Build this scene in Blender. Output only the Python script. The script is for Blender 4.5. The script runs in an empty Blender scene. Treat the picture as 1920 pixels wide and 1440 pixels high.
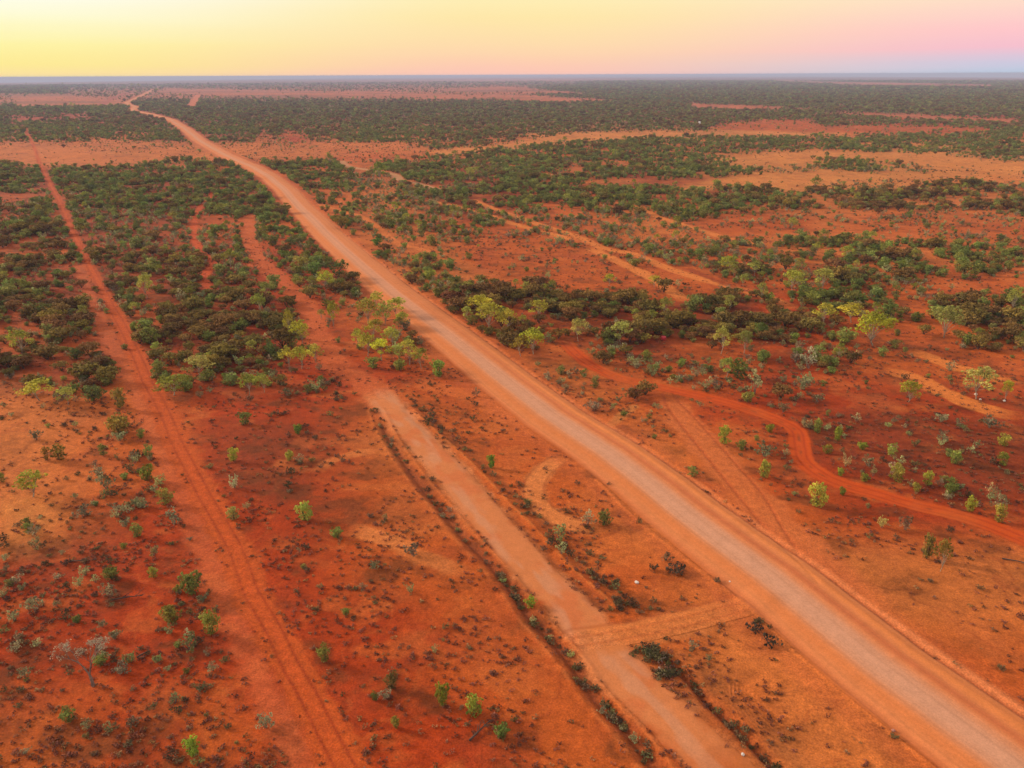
import bpy, math, random
import numpy as np
from mathutils import Matrix, Vector
rng = np.random.default_rng(7)
random.seed(7)
S = bpy.context.scene
COL = S.collection

# ------------------------------------------------------------------ camera
H = 60.0                                   # drone height above the plain
F = 1478.0                                 # focal length in photo pixels (1920 wide)
PITCH = math.atan((720 - 140.4) / F)
ROLL = math.radians(0.246)
CP, SP, CR, SR = math.cos(PITCH), math.sin(PITCH), math.cos(ROLL), math.sin(ROLL)
cam_d = bpy.data.cameras.new('camera')
cam = bpy.data.objects.new('camera', cam_d); COL.objects.link(cam)
r_ = Vector((1, 0, 0)); u_ = Vector((0, SP, CP)); f_ = Vector((0, CP, -SP))
Rv = r_ * CR - u_ * SR; Uv = r_ * SR + u_ * CR
m = Matrix((Rv, Uv, -f_)).transposed().to_4x4(); m.translation = Vector((0, 0, H))
cam.matrix_world = m
cam_d.sensor_fit = 'HORIZONTAL'; cam_d.angle = 2 * math.atan(960 / F)
cam_d.clip_start = 0.5; cam_d.clip_end = 80000
S.camera = cam

# ------------------------------------------------------------------ world
SUN_AZ, SUN_EL = math.radians(-68), math.radians(21)     # azimuth from the view direction, negative = left
w = bpy.data.worlds.new('World'); S.world = w; w.use_nodes = True
nt = w.node_tree; N = nt.nodes; L = nt.links
for n in list(N): N.remove(n)
def nd(t, **k):
    n = N.new(t)
    for a, b in k.items(): setattr(n, a, b)
    return n
def lin(c): 
    c = np.asarray(c, float) / 255.0
    return np.where(c <= 0.04045, c / 12.92, ((c + 0.055) / 1.055) ** 2.4)
out = nd('ShaderNodeOutputWorld'); bg = nd('ShaderNodeBackground'); L.new(bg.outputs[0], out.inputs[0])
tc = nd('ShaderNodeTexCoord'); sep = nd('ShaderNodeSeparateXYZ'); L.new(tc.outputs['Generated'], sep.inputs[0])
def mth(op, a, b=None, c=None, clamp=False):
    n = nd('ShaderNodeMath', operation=op, use_clamp=clamp)
    for i, v in enumerate((a, b, c)):
        if v is None: continue
        if isinstance(v, (int, float)): n.inputs[i].default_value = v
        else: L.new(v, n.inputs[i])
    return n.outputs[0]
azn = mth('ARCTAN2', sep.outputs['X'], sep.outputs['Y'])          # azimuth, 0 = straight ahead
def mr(v, a, b, smooth=True):
    n = nd('ShaderNodeMapRange'); n.interpolation_type = 'SMOOTHSTEP' if smooth else 'LINEAR'
    L.new(v, n.inputs['Value']); n.inputs['From Min'].default_value = a; n.inputs['From Max'].default_value = b
    return n.outputs['Result']
def ramp(stops):
    n = nd('ShaderNodeValToRGB'); e = n.color_ramp.elements
    while len(e) > 1: e.remove(e[0])
    e[0].position = 0; e[0].color = (*lin(stops[0][1]), 1)
    for p, c in stops[1:]:
        k = e.new(p); k.color = (*lin(c), 1)
    L.new(zr, n.inputs[0]); return n.outputs[0]
mpn = nd('ShaderNodeMapping'); mpn.inputs['Scale'].default_value = (2.5, 2.5, 70); L.new(tc.outputs['Generated'], mpn.inputs[0])
skn = nd('ShaderNodeTexNoise'); skn.inputs['Scale'].default_value = 1.0; skn.inputs['Detail'].default_value = 3; L.new(mpn.outputs[0], skn.inputs['Vector'])
zr = mth('ADD', mr(sep.outputs['Z'], 0.0, 0.1, False), mth('MULTIPLY', mth('SUBTRACT', skn.outputs['Fac'], .5), .10))
rl = ramp([(0, (255, 226, 160)), (0.12, (255, 236, 150)), (.32, (255, 244, 166)), (.55, (255, 252, 210)), (.85, (255, 255, 246))])
rm = ramp([(0, (255, 198, 182)), (.15, (255, 208, 176)), (.35, (255, 222, 172)), (.6, (255, 232, 170)), (1, (255, 244, 190))])
rr = ramp([(0, (184, 204, 226)), (.1, (206, 202, 224)), (.24, (246, 192, 208)), (.42, (255, 198, 204)), (.7, (255, 222, 202)), (1, (255, 240, 212))])
def mix(fac, a, b):
    n = nd('ShaderNodeMix', data_type='RGBA'); L.new(fac, n.inputs[0]) if not isinstance(fac, float) else setattr(n.inputs[0], 'default_value', fac)
    for i, v in ((6, a), (7, b)):
        if isinstance(v, tuple): n.inputs[i].default_value = (*v, 1)
        else: L.new(v, n.inputs[i])
    return n.outputs[2]
low = mix(mr(azn, -.55, -.02), rl, rm)
low = mix(mr(azn, .02, .6), low, rr)
sky = nd('ShaderNodeTexSky', sky_type='NISHITA'); sky.sun_disc = False
sky.sun_elevation = SUN_EL; sky.sun_rotation = SUN_AZ; sky.air_density = 1.2; sky.dust_density = 2.0
sk = nd('ShaderNodeVectorMath', operation='SCALE'); L.new(sky.outputs[0], sk.inputs[0]); sk.inputs['Scale'].default_value = 0.13
dome = nd('ShaderNodeVectorMath', operation='ADD'); L.new(sk.outputs[0], dome.inputs[0]); dome.inputs[1].default_value = (.60, .47, .34)
fin = mix(mr(sep.outputs['Z'], .09, .42), low, dome.outputs[0])
L.new(fin, bg.inputs[0]); bg.inputs[1].default_value = 1.0

sd = bpy.data.lights.new('sun', 'SUN'); so = bpy.data.objects.new('sun', sd); COL.objects.link(so)
sd.energy = 3.6; sd.angle = math.radians(7); sd.color = (1.0, .80, .58)
dirv = Vector((math.sin(SUN_AZ) * math.cos(SUN_EL), math.cos(SUN_AZ) * math.cos(SUN_EL), math.sin(SUN_EL)))
so.rotation_euler = dirv.to_track_quat('Z', 'Y').to_euler(); so.location = dirv * 300

S.view_settings.view_transform = 'Standard'; S.view_settings.look = 'None'; S.view_settings.exposure = 0.0; S.view_settings.gamma = 1
S.cycles.max_bounces = 5; S.cycles.diffuse_bounces = 2; S.cycles.transmission_bounces = 2; S.cycles.volume_bounces = 0
S.cycles.transparent_max_bounces = 4; S.cycles.use_denoising = True

# ------------------------------------------------------------------ plain geometry helpers
def base_z(x, y):
    r2 = x * x + y * y
    az = np.degrees(np.arctan2(x, y))
    return -r2 / 2 * (2.3e-7 * np.minimum(1, np.abs((az - 3) / 33)) ** 2)
def P(x, y):                       # point of the plain seen at photo pixel (x, y)
    x = np.asarray(x, float); y = np.asarray(y, float)
    a = (x - 960) / F; b = (720 - y) / F
    a2 = a * CR + b * SR; b2 = -a * SR + b * CR
    dy = CP + b2 * SP; dz = -SP + b2 * CP
    z = np.zeros_like(a2)
    for _ in range(25):
        t = (H - z) / np.maximum(-dz, 1e-4); X = a2 * t; Y = dy * t; z = base_z(X, Y)
    return X, Y
def Q(X, Y, z=None):               # inverse of P
    if z is None: z = base_z(X, Y)
    zz = z - H
    dep = Y * CP - zz * SP
    dep = np.where(dep < .5, .5, dep)
    a2 = X / dep; b2 = (Y * SP + zz * CP) / dep
    a = a2 * CR - b2 * SR; b = a2 * SR + b2 * CR
    return 960 + a * F, 720 - b * F, dep
def hash2(ix, iy, s):
    h = (ix.astype(np.int64) * 374761393 + iy.astype(np.int64) * 668265263 + s * 1442695041) & 0xffffffff
    h = ((h ^ (h >> 13)) * 1274126177) & 0xffffffff
    h = h ^ (h >> 16)
    return (h & 0xffff) / 65535.0
def vn(x, y, s=0):
    ix = np.floor(x); iy = np.floor(y); fx = x - ix; fy = y - iy
    fx = fx * fx * (3 - 2 * fx); fy = fy * fy * (3 - 2 * fy)
    a = hash2(ix, iy, s); b = hash2(ix + 1, iy, s); c = hash2(ix, iy + 1, s); d = hash2(ix + 1, iy + 1, s)
    return (a + (b - a) * fx) * (1 - fy) + (c + (d - c) * fx) * fy
def fbm(x, y, s=0, o=3):
    t = 0; a = .5; n = 0
    for k in range(o):
        t = t + a * vn(x * 2 ** k, y * 2 ** k, s + 17 * k); n += a; a *= .5
    return t / n
def sm(v, a, b):
    t = np.clip((v - a) / (b - a), 0, 1); return t * t * (3 - 2 * t)

# ------------------------------------------------------------------ lines of the place (photo pixels, turned into ground points)
LINES = {
 'main': [(296,166),(287,168),(270,177),(247,188),(237,192),(240,196),(253,200),(248,207),(263,210),(287,215),(320,225),(347,242),(373,263),(407,283),(440,300),(473,313),(507,333),(537,360),(563,390),(600,427),(640,465),(740,552),(840,629),(940,709),(1033,780),(1140,850),(1223,913),(1280,960),(1367,1027),(1440,1080),(1643,1247),(1869,1413),(2010,1520)],
 'track_left': [(50,240),(53,253),(63,273),(72,300),(83,323),(97,350),(113,380),(133,427),(150,463),(167,497),(187,533),(207,573),(227,607),(247,647),(265,687),(277,717),(300,757),(317,793),(333,833),(360,883),(383,927),(410,973),(437,1020),(457,1070),(470,1107),(487,1137),(513,1180),(545,1247),(572,1293),(603,1353),(630,1407),(660,1460),(690,1520)],
 'track_left_b': [(150,500),(160,530),(187,600),(215,655),(238,703),(262,740),(285,800),(320,887),(360,967),(393,1047),(417,1110),(450,1190),(490,1275),(540,1380),(575,1450)],
 'strip': [(700,725),(735,767),(790,827),(860,902),(930,990),(988,1055),(1017,1090),(1073,1140),(1105,1190),(1172,1266),(1250,1340),(1316,1410),(1420,1500)],
 'path_strip': [(470,405),(467,425),(468,455),(478,483),(505,508),(535,530),(560,560),(590,620),(625,680),(668,708),(705,735),(740,775)],
 'ditch': [(705,770),(730,822),(753,857),(790,907),(833,957),(873,1007),(920,1056),(960,1104),(990,1150),(1033,1197),(1073,1243),(1107,1293),(1145,1338),(1180,1373),(1213,1417),(1270,1490)],
 'berm': [(753,745),(787,780),(827,817),(873,857),(923,907),(960,947),(1007,993),(1045,1035),(1095,1085),(1140,1122),(1175,1160)],
 'ditch_r': [(1222,1222),(1248,1238),(1285,1264),(1330,1314),(1373,1354),(1420,1400),(1480,1465)],
 'cross': [(1085,1205),(1137,1197),(1200,1186),(1290,1166),(1390,1140),(1430,1128)],
 'red_road': [(1060,640),(1073,657),(1107,683),(1157,707),(1223,723),(1257,730),(1347,750),(1413,770),(1460,788),(1493,807),(1500,837),(1507,863),(1540,890),(1580,907),(1647,927),(1713,947),(1780,963),(1847,983),(1920,1013),(1990,1045)],
 'rut_a': [(1243,735),(1250,760),(1280,800),(1330,862),(1397,945),(1447,1003),(1487,1045),(1533,1095)],
 'rut_b': [(1262,735),(1275,755),(1300,780),(1363,850),(1430,927),(1467,990),(1500,1040)],
 'track_r': [(600,383),(640,398),(670,404),(697,420),(723,440),(745,456),(800,470)],
 'track_u': [(800,375),(833,382),(873,392),(917,404),(947,414),(990,427),(1040,440),(1085,455)],
 'track_v': [(880,372),(930,393),(985,412),(1040,430),(1090,447),(1133,466),(1190,477),(1257,505),(1330,528),(1423,552),(1500,580)],
 'track_w': [(1100,462),(1123,473),(1173,497),(1220,520),(1262,548),(1290,570)],
 'track_x': [(1293,505),(1363,535),(1430,552)],
 'track_y': [(1690,650),(1747,670),(1800,690),(1860,706),(1930,727)],
 'track_z': [(1640,690),(1713,707),(1763,733),(1847,767),(1930,787)],
 'track_q': [(1150,378),(1187,387),(1240,408),(1300,428),(1370,449),(1440,465)],
 'creek': [(640,303),(652,312),(697,320),(737,327),(752,339),(783,344),(813,353),(850,360)],
 'mid_path': [(400,362),(385,380),(370,397),(363,437),(369,457),(380,476),(400,492),(385,517),(392,543)],
 'far_path': [(372,178),(366,186),(358,200)],
 'far_path2': [(245,172),(215,183),(190,196)],
 'apron': [(1240,735),(1268,765),(1310,820),(1372,892),(1440,962),(1500,1030),(1560,1090),(1640,1160)],
 'verge_l': [(1120,900),(1193,973),(1290,1052),(1395,1132),(1450,1182),(1510,1237),(1600,1312),(1725,1417),(1790,1470)],
 'old_scar': [(640,985),(720,1010),(800,1045),(890,1080)],
 'old_scar2': [(590,890),(620,865),(670,850),(720,845)],
 'fan': [(760,715),(860,735),(960,775),(1060,830)],
 'spur': [(1145,795),(1170,775),(1190,762)],
 'loop': [(1065,850),(1020,880),(1000,915),(1020,955),(1080,985),(1140,990)],
}
LW = {k: np.array(P(*np.array(v, float).T)).T for k, v in LINES.items()}
def smooth_line(p):
    q = []
    n = len(p)
    for i in range(n - 1):
        p0 = p[max(i - 1, 0)]; p1 = p[i]; p2 = p[i + 1]; p3 = p[min(i + 2, n - 1)]
        for t in (0, .25, .5, .75):
            q.append(.5 * ((2 * p1) + (p2 - p0) * t + (2 * p0 - 5 * p1 + 4 * p2 - p3) * t * t + (3 * p1 - p0 - 3 * p2 + p3) * t ** 3))
    q.append(p[-1]); return np.array(q)
LW = {k: smooth_line(v) if k not in ('main',) else v for k, v in LW.items()}
LEN = {k: float(np.hypot(*np.diff(v, axis=0).T).sum()) for k, v in LW.items()}
def sdist(X, Y, key, reach=14):
    """signed distance (positive = right of the line's direction towards the camera's far end) and length along"""
    pl = LW[key]; d = np.full(X.shape, 1e9); s = np.zeros(X.shape); al = np.zeros(X.shape)
    lo = pl.min(0) - reach; hi = pl.max(0) + reach
    idx = np.nonzero((X > lo[0]) & (X < hi[0]) & (Y > lo[1]) & (Y < hi[1]))[0]
    if not len(idx): return d, s, al
    x = X[idx]; y = Y[idx]; bd = np.full(len(idx), 1e9); bs = np.zeros(len(idx)); ba = np.zeros(len(idx)); acc = 0
    for a, b in zip(pl[:-1], pl[1:]):
        ab = b - a; l2 = float(ab @ ab) + 1e-9
        sub = np.nonzero((x > min(a[0], b[0]) - reach) & (x < max(a[0], b[0]) + reach) & (y > min(a[1], b[1]) - reach) & (y < max(a[1], b[1]) + reach))[0]
        if len(sub):
            xs = x[sub]; ys = y[sub]
            t = np.clip(((xs - a[0]) * ab[0] + (ys - a[1]) * ab[1]) / l2, 0, 1)
            ex = xs - a[0] - t * ab[0]; ey = ys - a[1] - t * ab[1]; dd = np.hypot(ex, ey)
            c = (ab[1] * (xs - a[0]) - ab[0] * (ys - a[1]))     # >0 right of direction a->b
            bt = dd < bd[sub]; k = sub[bt]
            bd[k] = dd[bt]; bs[k] = np.sign(c[bt]) * dd[bt]; ba[k] = acc + t[bt] * math.sqrt(l2)
        acc += math.sqrt(l2)
    d[idx] = bd; s[idx] = bs; al[idx] = ba
    return d, s, al

# ------------------------------------------------------------------ soil and cover maps (cells of the plain)
SOILC = {'T': (204,126,66), 'P': (190,102,66), 'O': (186,88,36), 'S': (196,108,54), 'R': (170,61,20), 'K': (146,60,28), 'B': (142,80,50), 'A': (214,124,64)}
SOIL = [(143,"BBBBBPPBBBBB"),(158,"BBBBPPPBBBBB"),(170,"BPPPPPPBBBBB"),(180,"PPPPPPPBBBBB"),(192,"PKBBBBBBBBBB"),(205,"KKBBBBBBBBBB"),(225,"RKKKBBBBRORR"),
 (250,"OOKOSOTTTTOO"),(275,"SSSSSSOOOOTT"),(295,"STSOOSOSTTTT"),(320,"KKOOSKSKTTTT"),(350,"KKKOSKKKKTTS"),(385,"OKKOSKOSOSSS"),
 (430,"KKOOSOOSSSOO"),(480,"OKKRSSOOOSSS"),(530,"KKKRSSOOOOOO"),(580,"KOKRSOKKKROO"),(640,"OKKROSOKOROO"),(700,"KOKRROSOOROO"),
 (760,"SORROOSORRRR"),(830,"SORRSOOSORRK"),(900,"SORROOOSORRK"),(980,"SRRROOOSSORR"),(1070,"RRRROOOOSSSS"),(1150,"RRRRROOOSSSS"),
 (1250,"RRRRROOOSSOO"),(1350,"ORORRROOOSSO"),(1460,"ORORRROOOSSO")]
COVER = [(143,"dddddddddddddddddddddddd"),(152,"ddffffffffffffdddddddddd"),(163,"dffffffffffffddddddddddd"),(176,"fffffffffffffddddddddddd"),(192,"ffdddddddddddddddddddddd"),(200,"gggddddddddddddddddddddd"),(215,"d,dddddddddddddddddddddd"),
 (228,"gddddddddddddddddddddddd"),(240,"ggggggddggddddddd,,,,,,g"),(256,"gggggd;dggddd....ggg,ggg"),(268,",,,;,;;,,,ddg;..gggggggg"),
 (280,".,,,,,;,,,;gggggggsggggg"),(292,"....,;;.,,ggggggg......s"),(305,"g.;ggggg.ggogoggg.,..,,."),(320,"gggggggg.ggogogggg,sss,,"),
 (335,"gg;;gggg.googg...,,.,,,,"),(350,"gggggggg.gooGGGG..,,;;mm"),(365,",gggggggg.ggGGGGGGmmmmmm"),(385,"ogggoogg.googggGGGmmmmmm"),
 (400,"oosssgGg.goosssogg.;;;;;"),(420,"moosssog.,ooossso.,,;;;;"),(445,"mmsssoog.;;,,ssso,,,,;;;"),(470,"mmomsooog,,,,,,ssmo,oggg"),
 (500,"mooomooo,og,,,,,,mo,oggg"),(530,"omomMmoo,..mo,,;,o,ogo;;"),(560,"mmommMmo,..oomMMmmGGgo;G"),(590,"mmomMMmoo..oMMMMMMGGooGG"),
 (615,"mm,mMMmGoo..mMMMMMMo;;MG"),(640,"m;,mMMoGoo...oomMooo,,,m"),(665,"mm,,MMo;,,....ssoooo,;,,"),(690,"MMmoooo;,,,..,;s;;;;,,,,"),
 (715,"gg,ooo;;,,,..;;.;;,;,,,,"),(745,",;;.,,,,,,,..,,;;,,,,,,,"),(780,",,,,,,,,,,,,...;,,;,,;,,"),(820,".,;;,,,,.,,..,,..,;,;;;;"),
 (870,",,;;,,,,..,.,..,,.,;;;;;"),(920,",,;;,,,..,.,,,..,,,,;;;;"),(980,",,;;,,,,,,.,,,...,,,,,,,"),(1050,";;;;,,,,,,,.,,......,,,."),
 (1120,";;;;;,,,,,,,.,,,.......,"),(1200,";;;;;,,;,,,,,..,,......."),(1300,";;;;,,,;;,,,,..,,,,....."),(1460,";;;;,,,;;,,,,..,,,,.....")]
# crisp patches in photo pixels: (kind of soil or None, cover letter, points)
PATCH = [
 (None,'s',[(1000,385),(1180,395),(1330,440),(1500,470),(1480,520),(1330,500),(1180,450),(1040,420)]),
 (None,'o',[(640,400),(860,400),(980,440),(860,470),(740,470),(660,440)]),
 (None,'s',[(700,470),(800,490),(900,530),(980,560),(900,580),(800,550),(700,510)]),
 (None,'o',[(1560,620),(1720,640),(1700,700),(1560,700),(1480,680)]),
 ('A','.',[(1330,890),(1400,950),(1470,1000),(1530,1060),(1600,1110),(1560,1120),(1480,1060),(1400,1000)]),
 (None,';',[(0,980),(220,960),(330,1000),(420,1200),(440,1330),(330,1417),(0,1417)]),
 (None,';',[(300,1050),(400,1090),(430,1190),(380,1210),(310,1150)]),
 (None,';',[(560,1220),(760,1230),(960,1330),(960,1440),(640,1440)]),
 (None,'s',[(640,330),(780,340),(860,400),(760,420),(660,380)]),
 (None,'G',[(480,370),(540,400),(570,450),(500,440)]),
 (None,'g',[(90,310),(440,300),(500,330),(500,370),(400,400),(200,400),(100,360)]),
 (None,'s',[(150,400),(360,400),(420,440),(440,500),(300,520),(180,470)]),
 ('P','.',[(0,180),(90,178),(170,184),(235,188),(215,200),(120,200),(0,203)]),
 ('P','.',[(300,166),(420,168),(560,172),(700,172),(880,178),(880,187),(720,184),(540,183),(380,180),(290,176)]),
 ('P','.',[(800,168),(960,163),(1080,172),(1120,178),(960,174),(840,173)]),
 ('P','.',[(860,180),(980,178),(1100,184),(1180,189),(1060,192),(940,187)]),
 ('P','.',[(1040,150),(1180,150),(1200,152),(1040,154)]),
 ('P','.',[(1440,149),(1560,152),(1720,155),(1880,158),(1880,164),(1640,162),(1500,155)]),
 ('P','.',[(1284,193),(1400,197),(1500,201),(1500,206),(1390,207),(1300,202)]),
 ('P','.',[(1520,203),(1570,206),(1570,209),(1520,208)]),
 ('P','.',[(1590,211),(1700,214),(1920,223),(1920,231),(1760,226),(1600,217)]),
 ('O',',',[(1400,228),(1550,226),(1580,240),(1700,238),(1880,242),(1880,250),(1560,252),(1400,246),(1330,240)]),
 ('T','.',[(1100,247),(1200,244),(1400,246),(1620,252),(1620,258),(1410,258),(1300,260),(1150,264),(960,284),(820,292),(800,283),(960,266)]),
 ('R',',',[(530,255),(560,255),(570,268),(535,268)]),
 ('R','.',[(0,220),(70,222),(100,228),(0,230)]),
 ('S','.',[(0,275),(60,268),(150,285),(240,292),(330,300),(200,316),(0,314)]),
 ('S',',',[(420,268),(560,275),(650,292),(560,300),(470,300),(420,290)]),
 ('S',',',[(170,262),(280,268),(380,280),(400,296),(300,300),(170,280)]),
 ('T','.',[(1420,290),(1560,284),(1760,292),(1920,303),(1920,322),(1800,316),(1640,306),(1560,306),(1460,318),(1430,310)]),
 ('T','.',[(1250,352),(1330,340),(1440,326),(1560,322),(1700,330),(1850,322),(1860,335),(1700,340),(1600,346),(1540,362),(1420,358),(1270,358)]),
 ('S','.',[(1060,340),(1170,332),(1220,336),(1180,344),(1090,346)]),
 ('S','.',[(1080,305),(1180,300),(1200,304),(1100,310)]),
 ('O',';',[(1290,410),(1400,400),(1560,412),(1540,440),(1400,450),(1300,432)]),
 ('O',',',[(870,440),(1010,445),(1100,475),(1190,520),(1240,560),(1120,560),(980,530),(850,485)]),
 ('O','.',[(1420,560),(1250,480),(1240,495),(1400,570)]),
 (None,'M',[(1035,575),(1110,560),(1200,562),(1300,566),(1400,560),(1500,575),(1560,588),(1600,610),(1580,640),(1500,632),(1440,650),(1330,640),(1240,652),(1120,640),(1060,625)]),
 (None,'M',[(860,545),(1000,530),(1060,565),(1055,640),(1000,655),(940,640),(880,590)]),
 (None,'M',[(1720,580),(1840,575),(1930,600),(1930,640),(1830,640),(1740,620)]),
 (None,'M',[(250,640),(330,600),(400,610),(450,650),(380,700),(290,690)]),
 (None,'M',[(0,660),(100,665),(215,650),(230,715),(130,722),(0,728)]),
 (None,'m',[(200,480),(380,480),(380,590),(260,600),(200,540)]),
 (None,'G',[(920,330),(1010,335),(1110,350),(1280,352),(1310,372),(1240,386),(1100,395),(960,380),(920,355)]),
 (None,'g',[(1340,352),(1560,372),(1540,386),(1380,384),(1300,376)]),
 (None,'g',[(900,282),(1060,268),(1200,258),(1330,255),(1330,272),(1180,285),(1000,296),(920,300)]),
 (None,'g',[(1330,258),(1560,264),(1700,262),(1920,255),(1920,292),(1760,284),(1560,280),(1340,282)]),
 (None,'g',[(1560,300),(1740,310),(1720,320),(1580,320)]),
 (None,'g',[(1480,450),(1600,452),(1780,460),(1920,480),(1920,515),(1760,525),(1640,510),(1500,480)]),
 ('R','m',[(620,490),(690,500),(640,560),(600,520)]),
 (None,'.',[(590,570),(660,580),(660,660),(700,720),(640,730),(600,660)]),
 ('K',';',[(1480,790),(1700,780),(1920,830),(1920,980),(1700,930),(1560,880),(1520,850)]),
 (None,'s',[(1080,650),(1250,655),(1400,660),(1380,700),(1240,710),(1130,690)]),
 (None,'o',[(1000,690),(1180,700),(1230,730),(1220,790),(1140,770),(1060,740)]),
 ('S','.',[(1500,1050),(1700,1070),(1920,1060),(1920,1130),(1700,1130),(1560,1110)]),
 ('T','.',[(0,930),(90,950),(80,1040),(0,1060)]),
 ('K',',',[(380,800),(560,780),(600,880),(560,960),(440,930),(390,870)]),
]
ICOV = {c: i for i, c in enumerate('.,;osgGmMdf')}
def inpoly(x, y, pts):
    r = np.zeros(x.shape, bool); n = len(pts)
    for i in range(n):
        x1, y1 = pts[i]; x2, y2 = pts[(i + 1) % n]
        if y1 == y2: continue
        c = ((y1 > y) != (y2 > y)) & (x < (x2 - x1) * (y - y1) / (y2 - y1) + x1)
        r ^= c
    return r
SROW = np.array([r[0] for r in SOIL], float); SARR = np.array([[lin(SOILC[c]) for c in r[1]] for r in SOIL])
CROW = np.array([r[0] for r in COVER], float); CARR = np.array([[ICOV[c] for c in (r[1] + r[1][-1] * 24)[:24]] for r in COVER])
def photo_xy(X, Y, wob=1.0):
    r = np.hypot(X, Y)
    k = 1 / (r * .09 + 3)
    wx = (fbm(X * k * .5, Y * k * .12, 5) - .5) ; wy = (fbm(X * k * .5, Y * k * .12, 9) - .5)
    wx2 = (fbm(X * .11, Y * .11, 15) - .5) * 6
    x, y, dep = Q(X + wx * r * .075 * wob + wx2 * wob, np.maximum(Y, 5) * (1 + wy * .09 * wob))
    return x, y
def soft_in(x, y, pts):
    bx = [min(p[0] for p in pts) - 60, max(p[0] for p in pts) + 60, min(p[1] for p in pts) - 40, max(p[1] for p in pts) + 40]
    ii = np.nonzero((x > bx[0]) & (x < bx[1]) & (y > bx[2]) & (y < bx[3]))[0]; xx = x[ii]; yy = y[ii]; m_ = np.zeros(len(ii))
    for jx, jy in ((-1, -.4), (-.5, .8), (0, 0), (.4, -.9), (.6, .5), (1, 0), (-.9, .3), (.1, 1)):
        m_ += inpoly(xx + jx * (6 + (yy - 140) * .05), yy + jy * (1 + (yy - 140) * .02), pts)
    return ii, m_ / 8
def soil(X, Y):
    x, y = photo_xy(X, Y, .8)
    c = np.clip(x / 160 - .5, 0, 10.999); ci = c.astype(int); cf = (c - ci)[:, None]
    ri = np.clip(np.searchsorted(SROW, y) - 1, 0, len(SROW) - 2)
    rf = np.clip((y - SROW[ri]) / (SROW[ri + 1] - SROW[ri]), 0, 1)[:, None]
    v = (SARR[ri, ci] * (1 - cf) + SARR[ri, ci + 1] * cf) * (1 - rf) + (SARR[ri + 1, ci] * (1 - cf) + SARR[ri + 1, ci + 1] * cf) * rf
    x, y = photo_xy(X, Y, .7)
    for s, cv, pts in PATCH:
        if s:
            ii, m_ = soft_in(x, y, pts); m_ = m_[:, None]; v[ii] = v[ii] * (1 - m_) + lin(SOILC[s]) * m_
    return v
def cover(X, Y):
    x, y = photo_xy(X, Y, .9)
    j1 = rng.random(len(X)); j2 = rng.random(len(X))
    ci = np.clip(np.floor(x / 80 + j1 - .5), 0, 23).astype(int)
    ri = np.clip(np.searchsorted(CROW, y) - 1, 0, len(CROW) - 2)
    rf = np.clip((y - CROW[ri]) / (CROW[ri + 1] - CROW[ri]), 0, 1)
    ri = ri + (j2 < np.clip(rf * 1.6 - .9, 0, 1))
    v = CARR[ri, ci]
    x, y = photo_xy(X, Y, .7)
    for s, cv, pts in PATCH:
        ii, m_ = soft_in(x, y, pts); v[ii[rng.random(len(ii)) < m_]] = ICOV[cv]
    return v

# ------------------------------------------------------------------ ground sheet
FOC1 = P(1478, 1315); FOC2 = P(1098, 925)
def build_ground_data():
    # radial rings spaced by how they are seen from drone height, fine sectors ahead, coarse behind
    yy = np.concatenate([np.arange(1560, 700, -1.5), np.arange(700, 250, -1.0), np.arange(250, 143.5, -.7)])
    dep = PITCH + np.arctan((yy - 720) / F)
    rad = H / np.tan(np.clip(dep, 1e-4, 1.5)); rad = rad[rad < 9000]
    rad = np.concatenate([[2, 8, 15, 24, 32], rad[rad > 34], np.geomspace(9300, 40000, 60)])
    a1 = np.radians(np.arange(-43, 43.01, .078)); a2 = np.radians(np.arange(46, 314.1, 4.0))
    az = np.concatenate([a1, a2]); na = len(az); nr = len(rad)
    R, A = np.meshgrid(rad, az, indexing='ij')
    X = (R * np.sin(A)).ravel(); Y = (R * np.cos(A)).ravel()
    i, j = np.meshgrid(np.arange(nr - 1), np.arange(na), indexing='ij')
    j2 = (j + 1) % na
    fa = np.stack([i * na + j, (i + 1) * na + j, (i + 1) * na + j2, i * na + j2], -1).reshape(-1, 4)[:, ::-1]
    return X, Y, fa, na
GX, GY, GF, GNA = build_ground_data()
def blend(c, col, m):
    m = m[:, None]; return c * (1 - m) + lin(col) * m if not isinstance(col, np.ndarray) else c * (1 - m) + col * m
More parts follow.
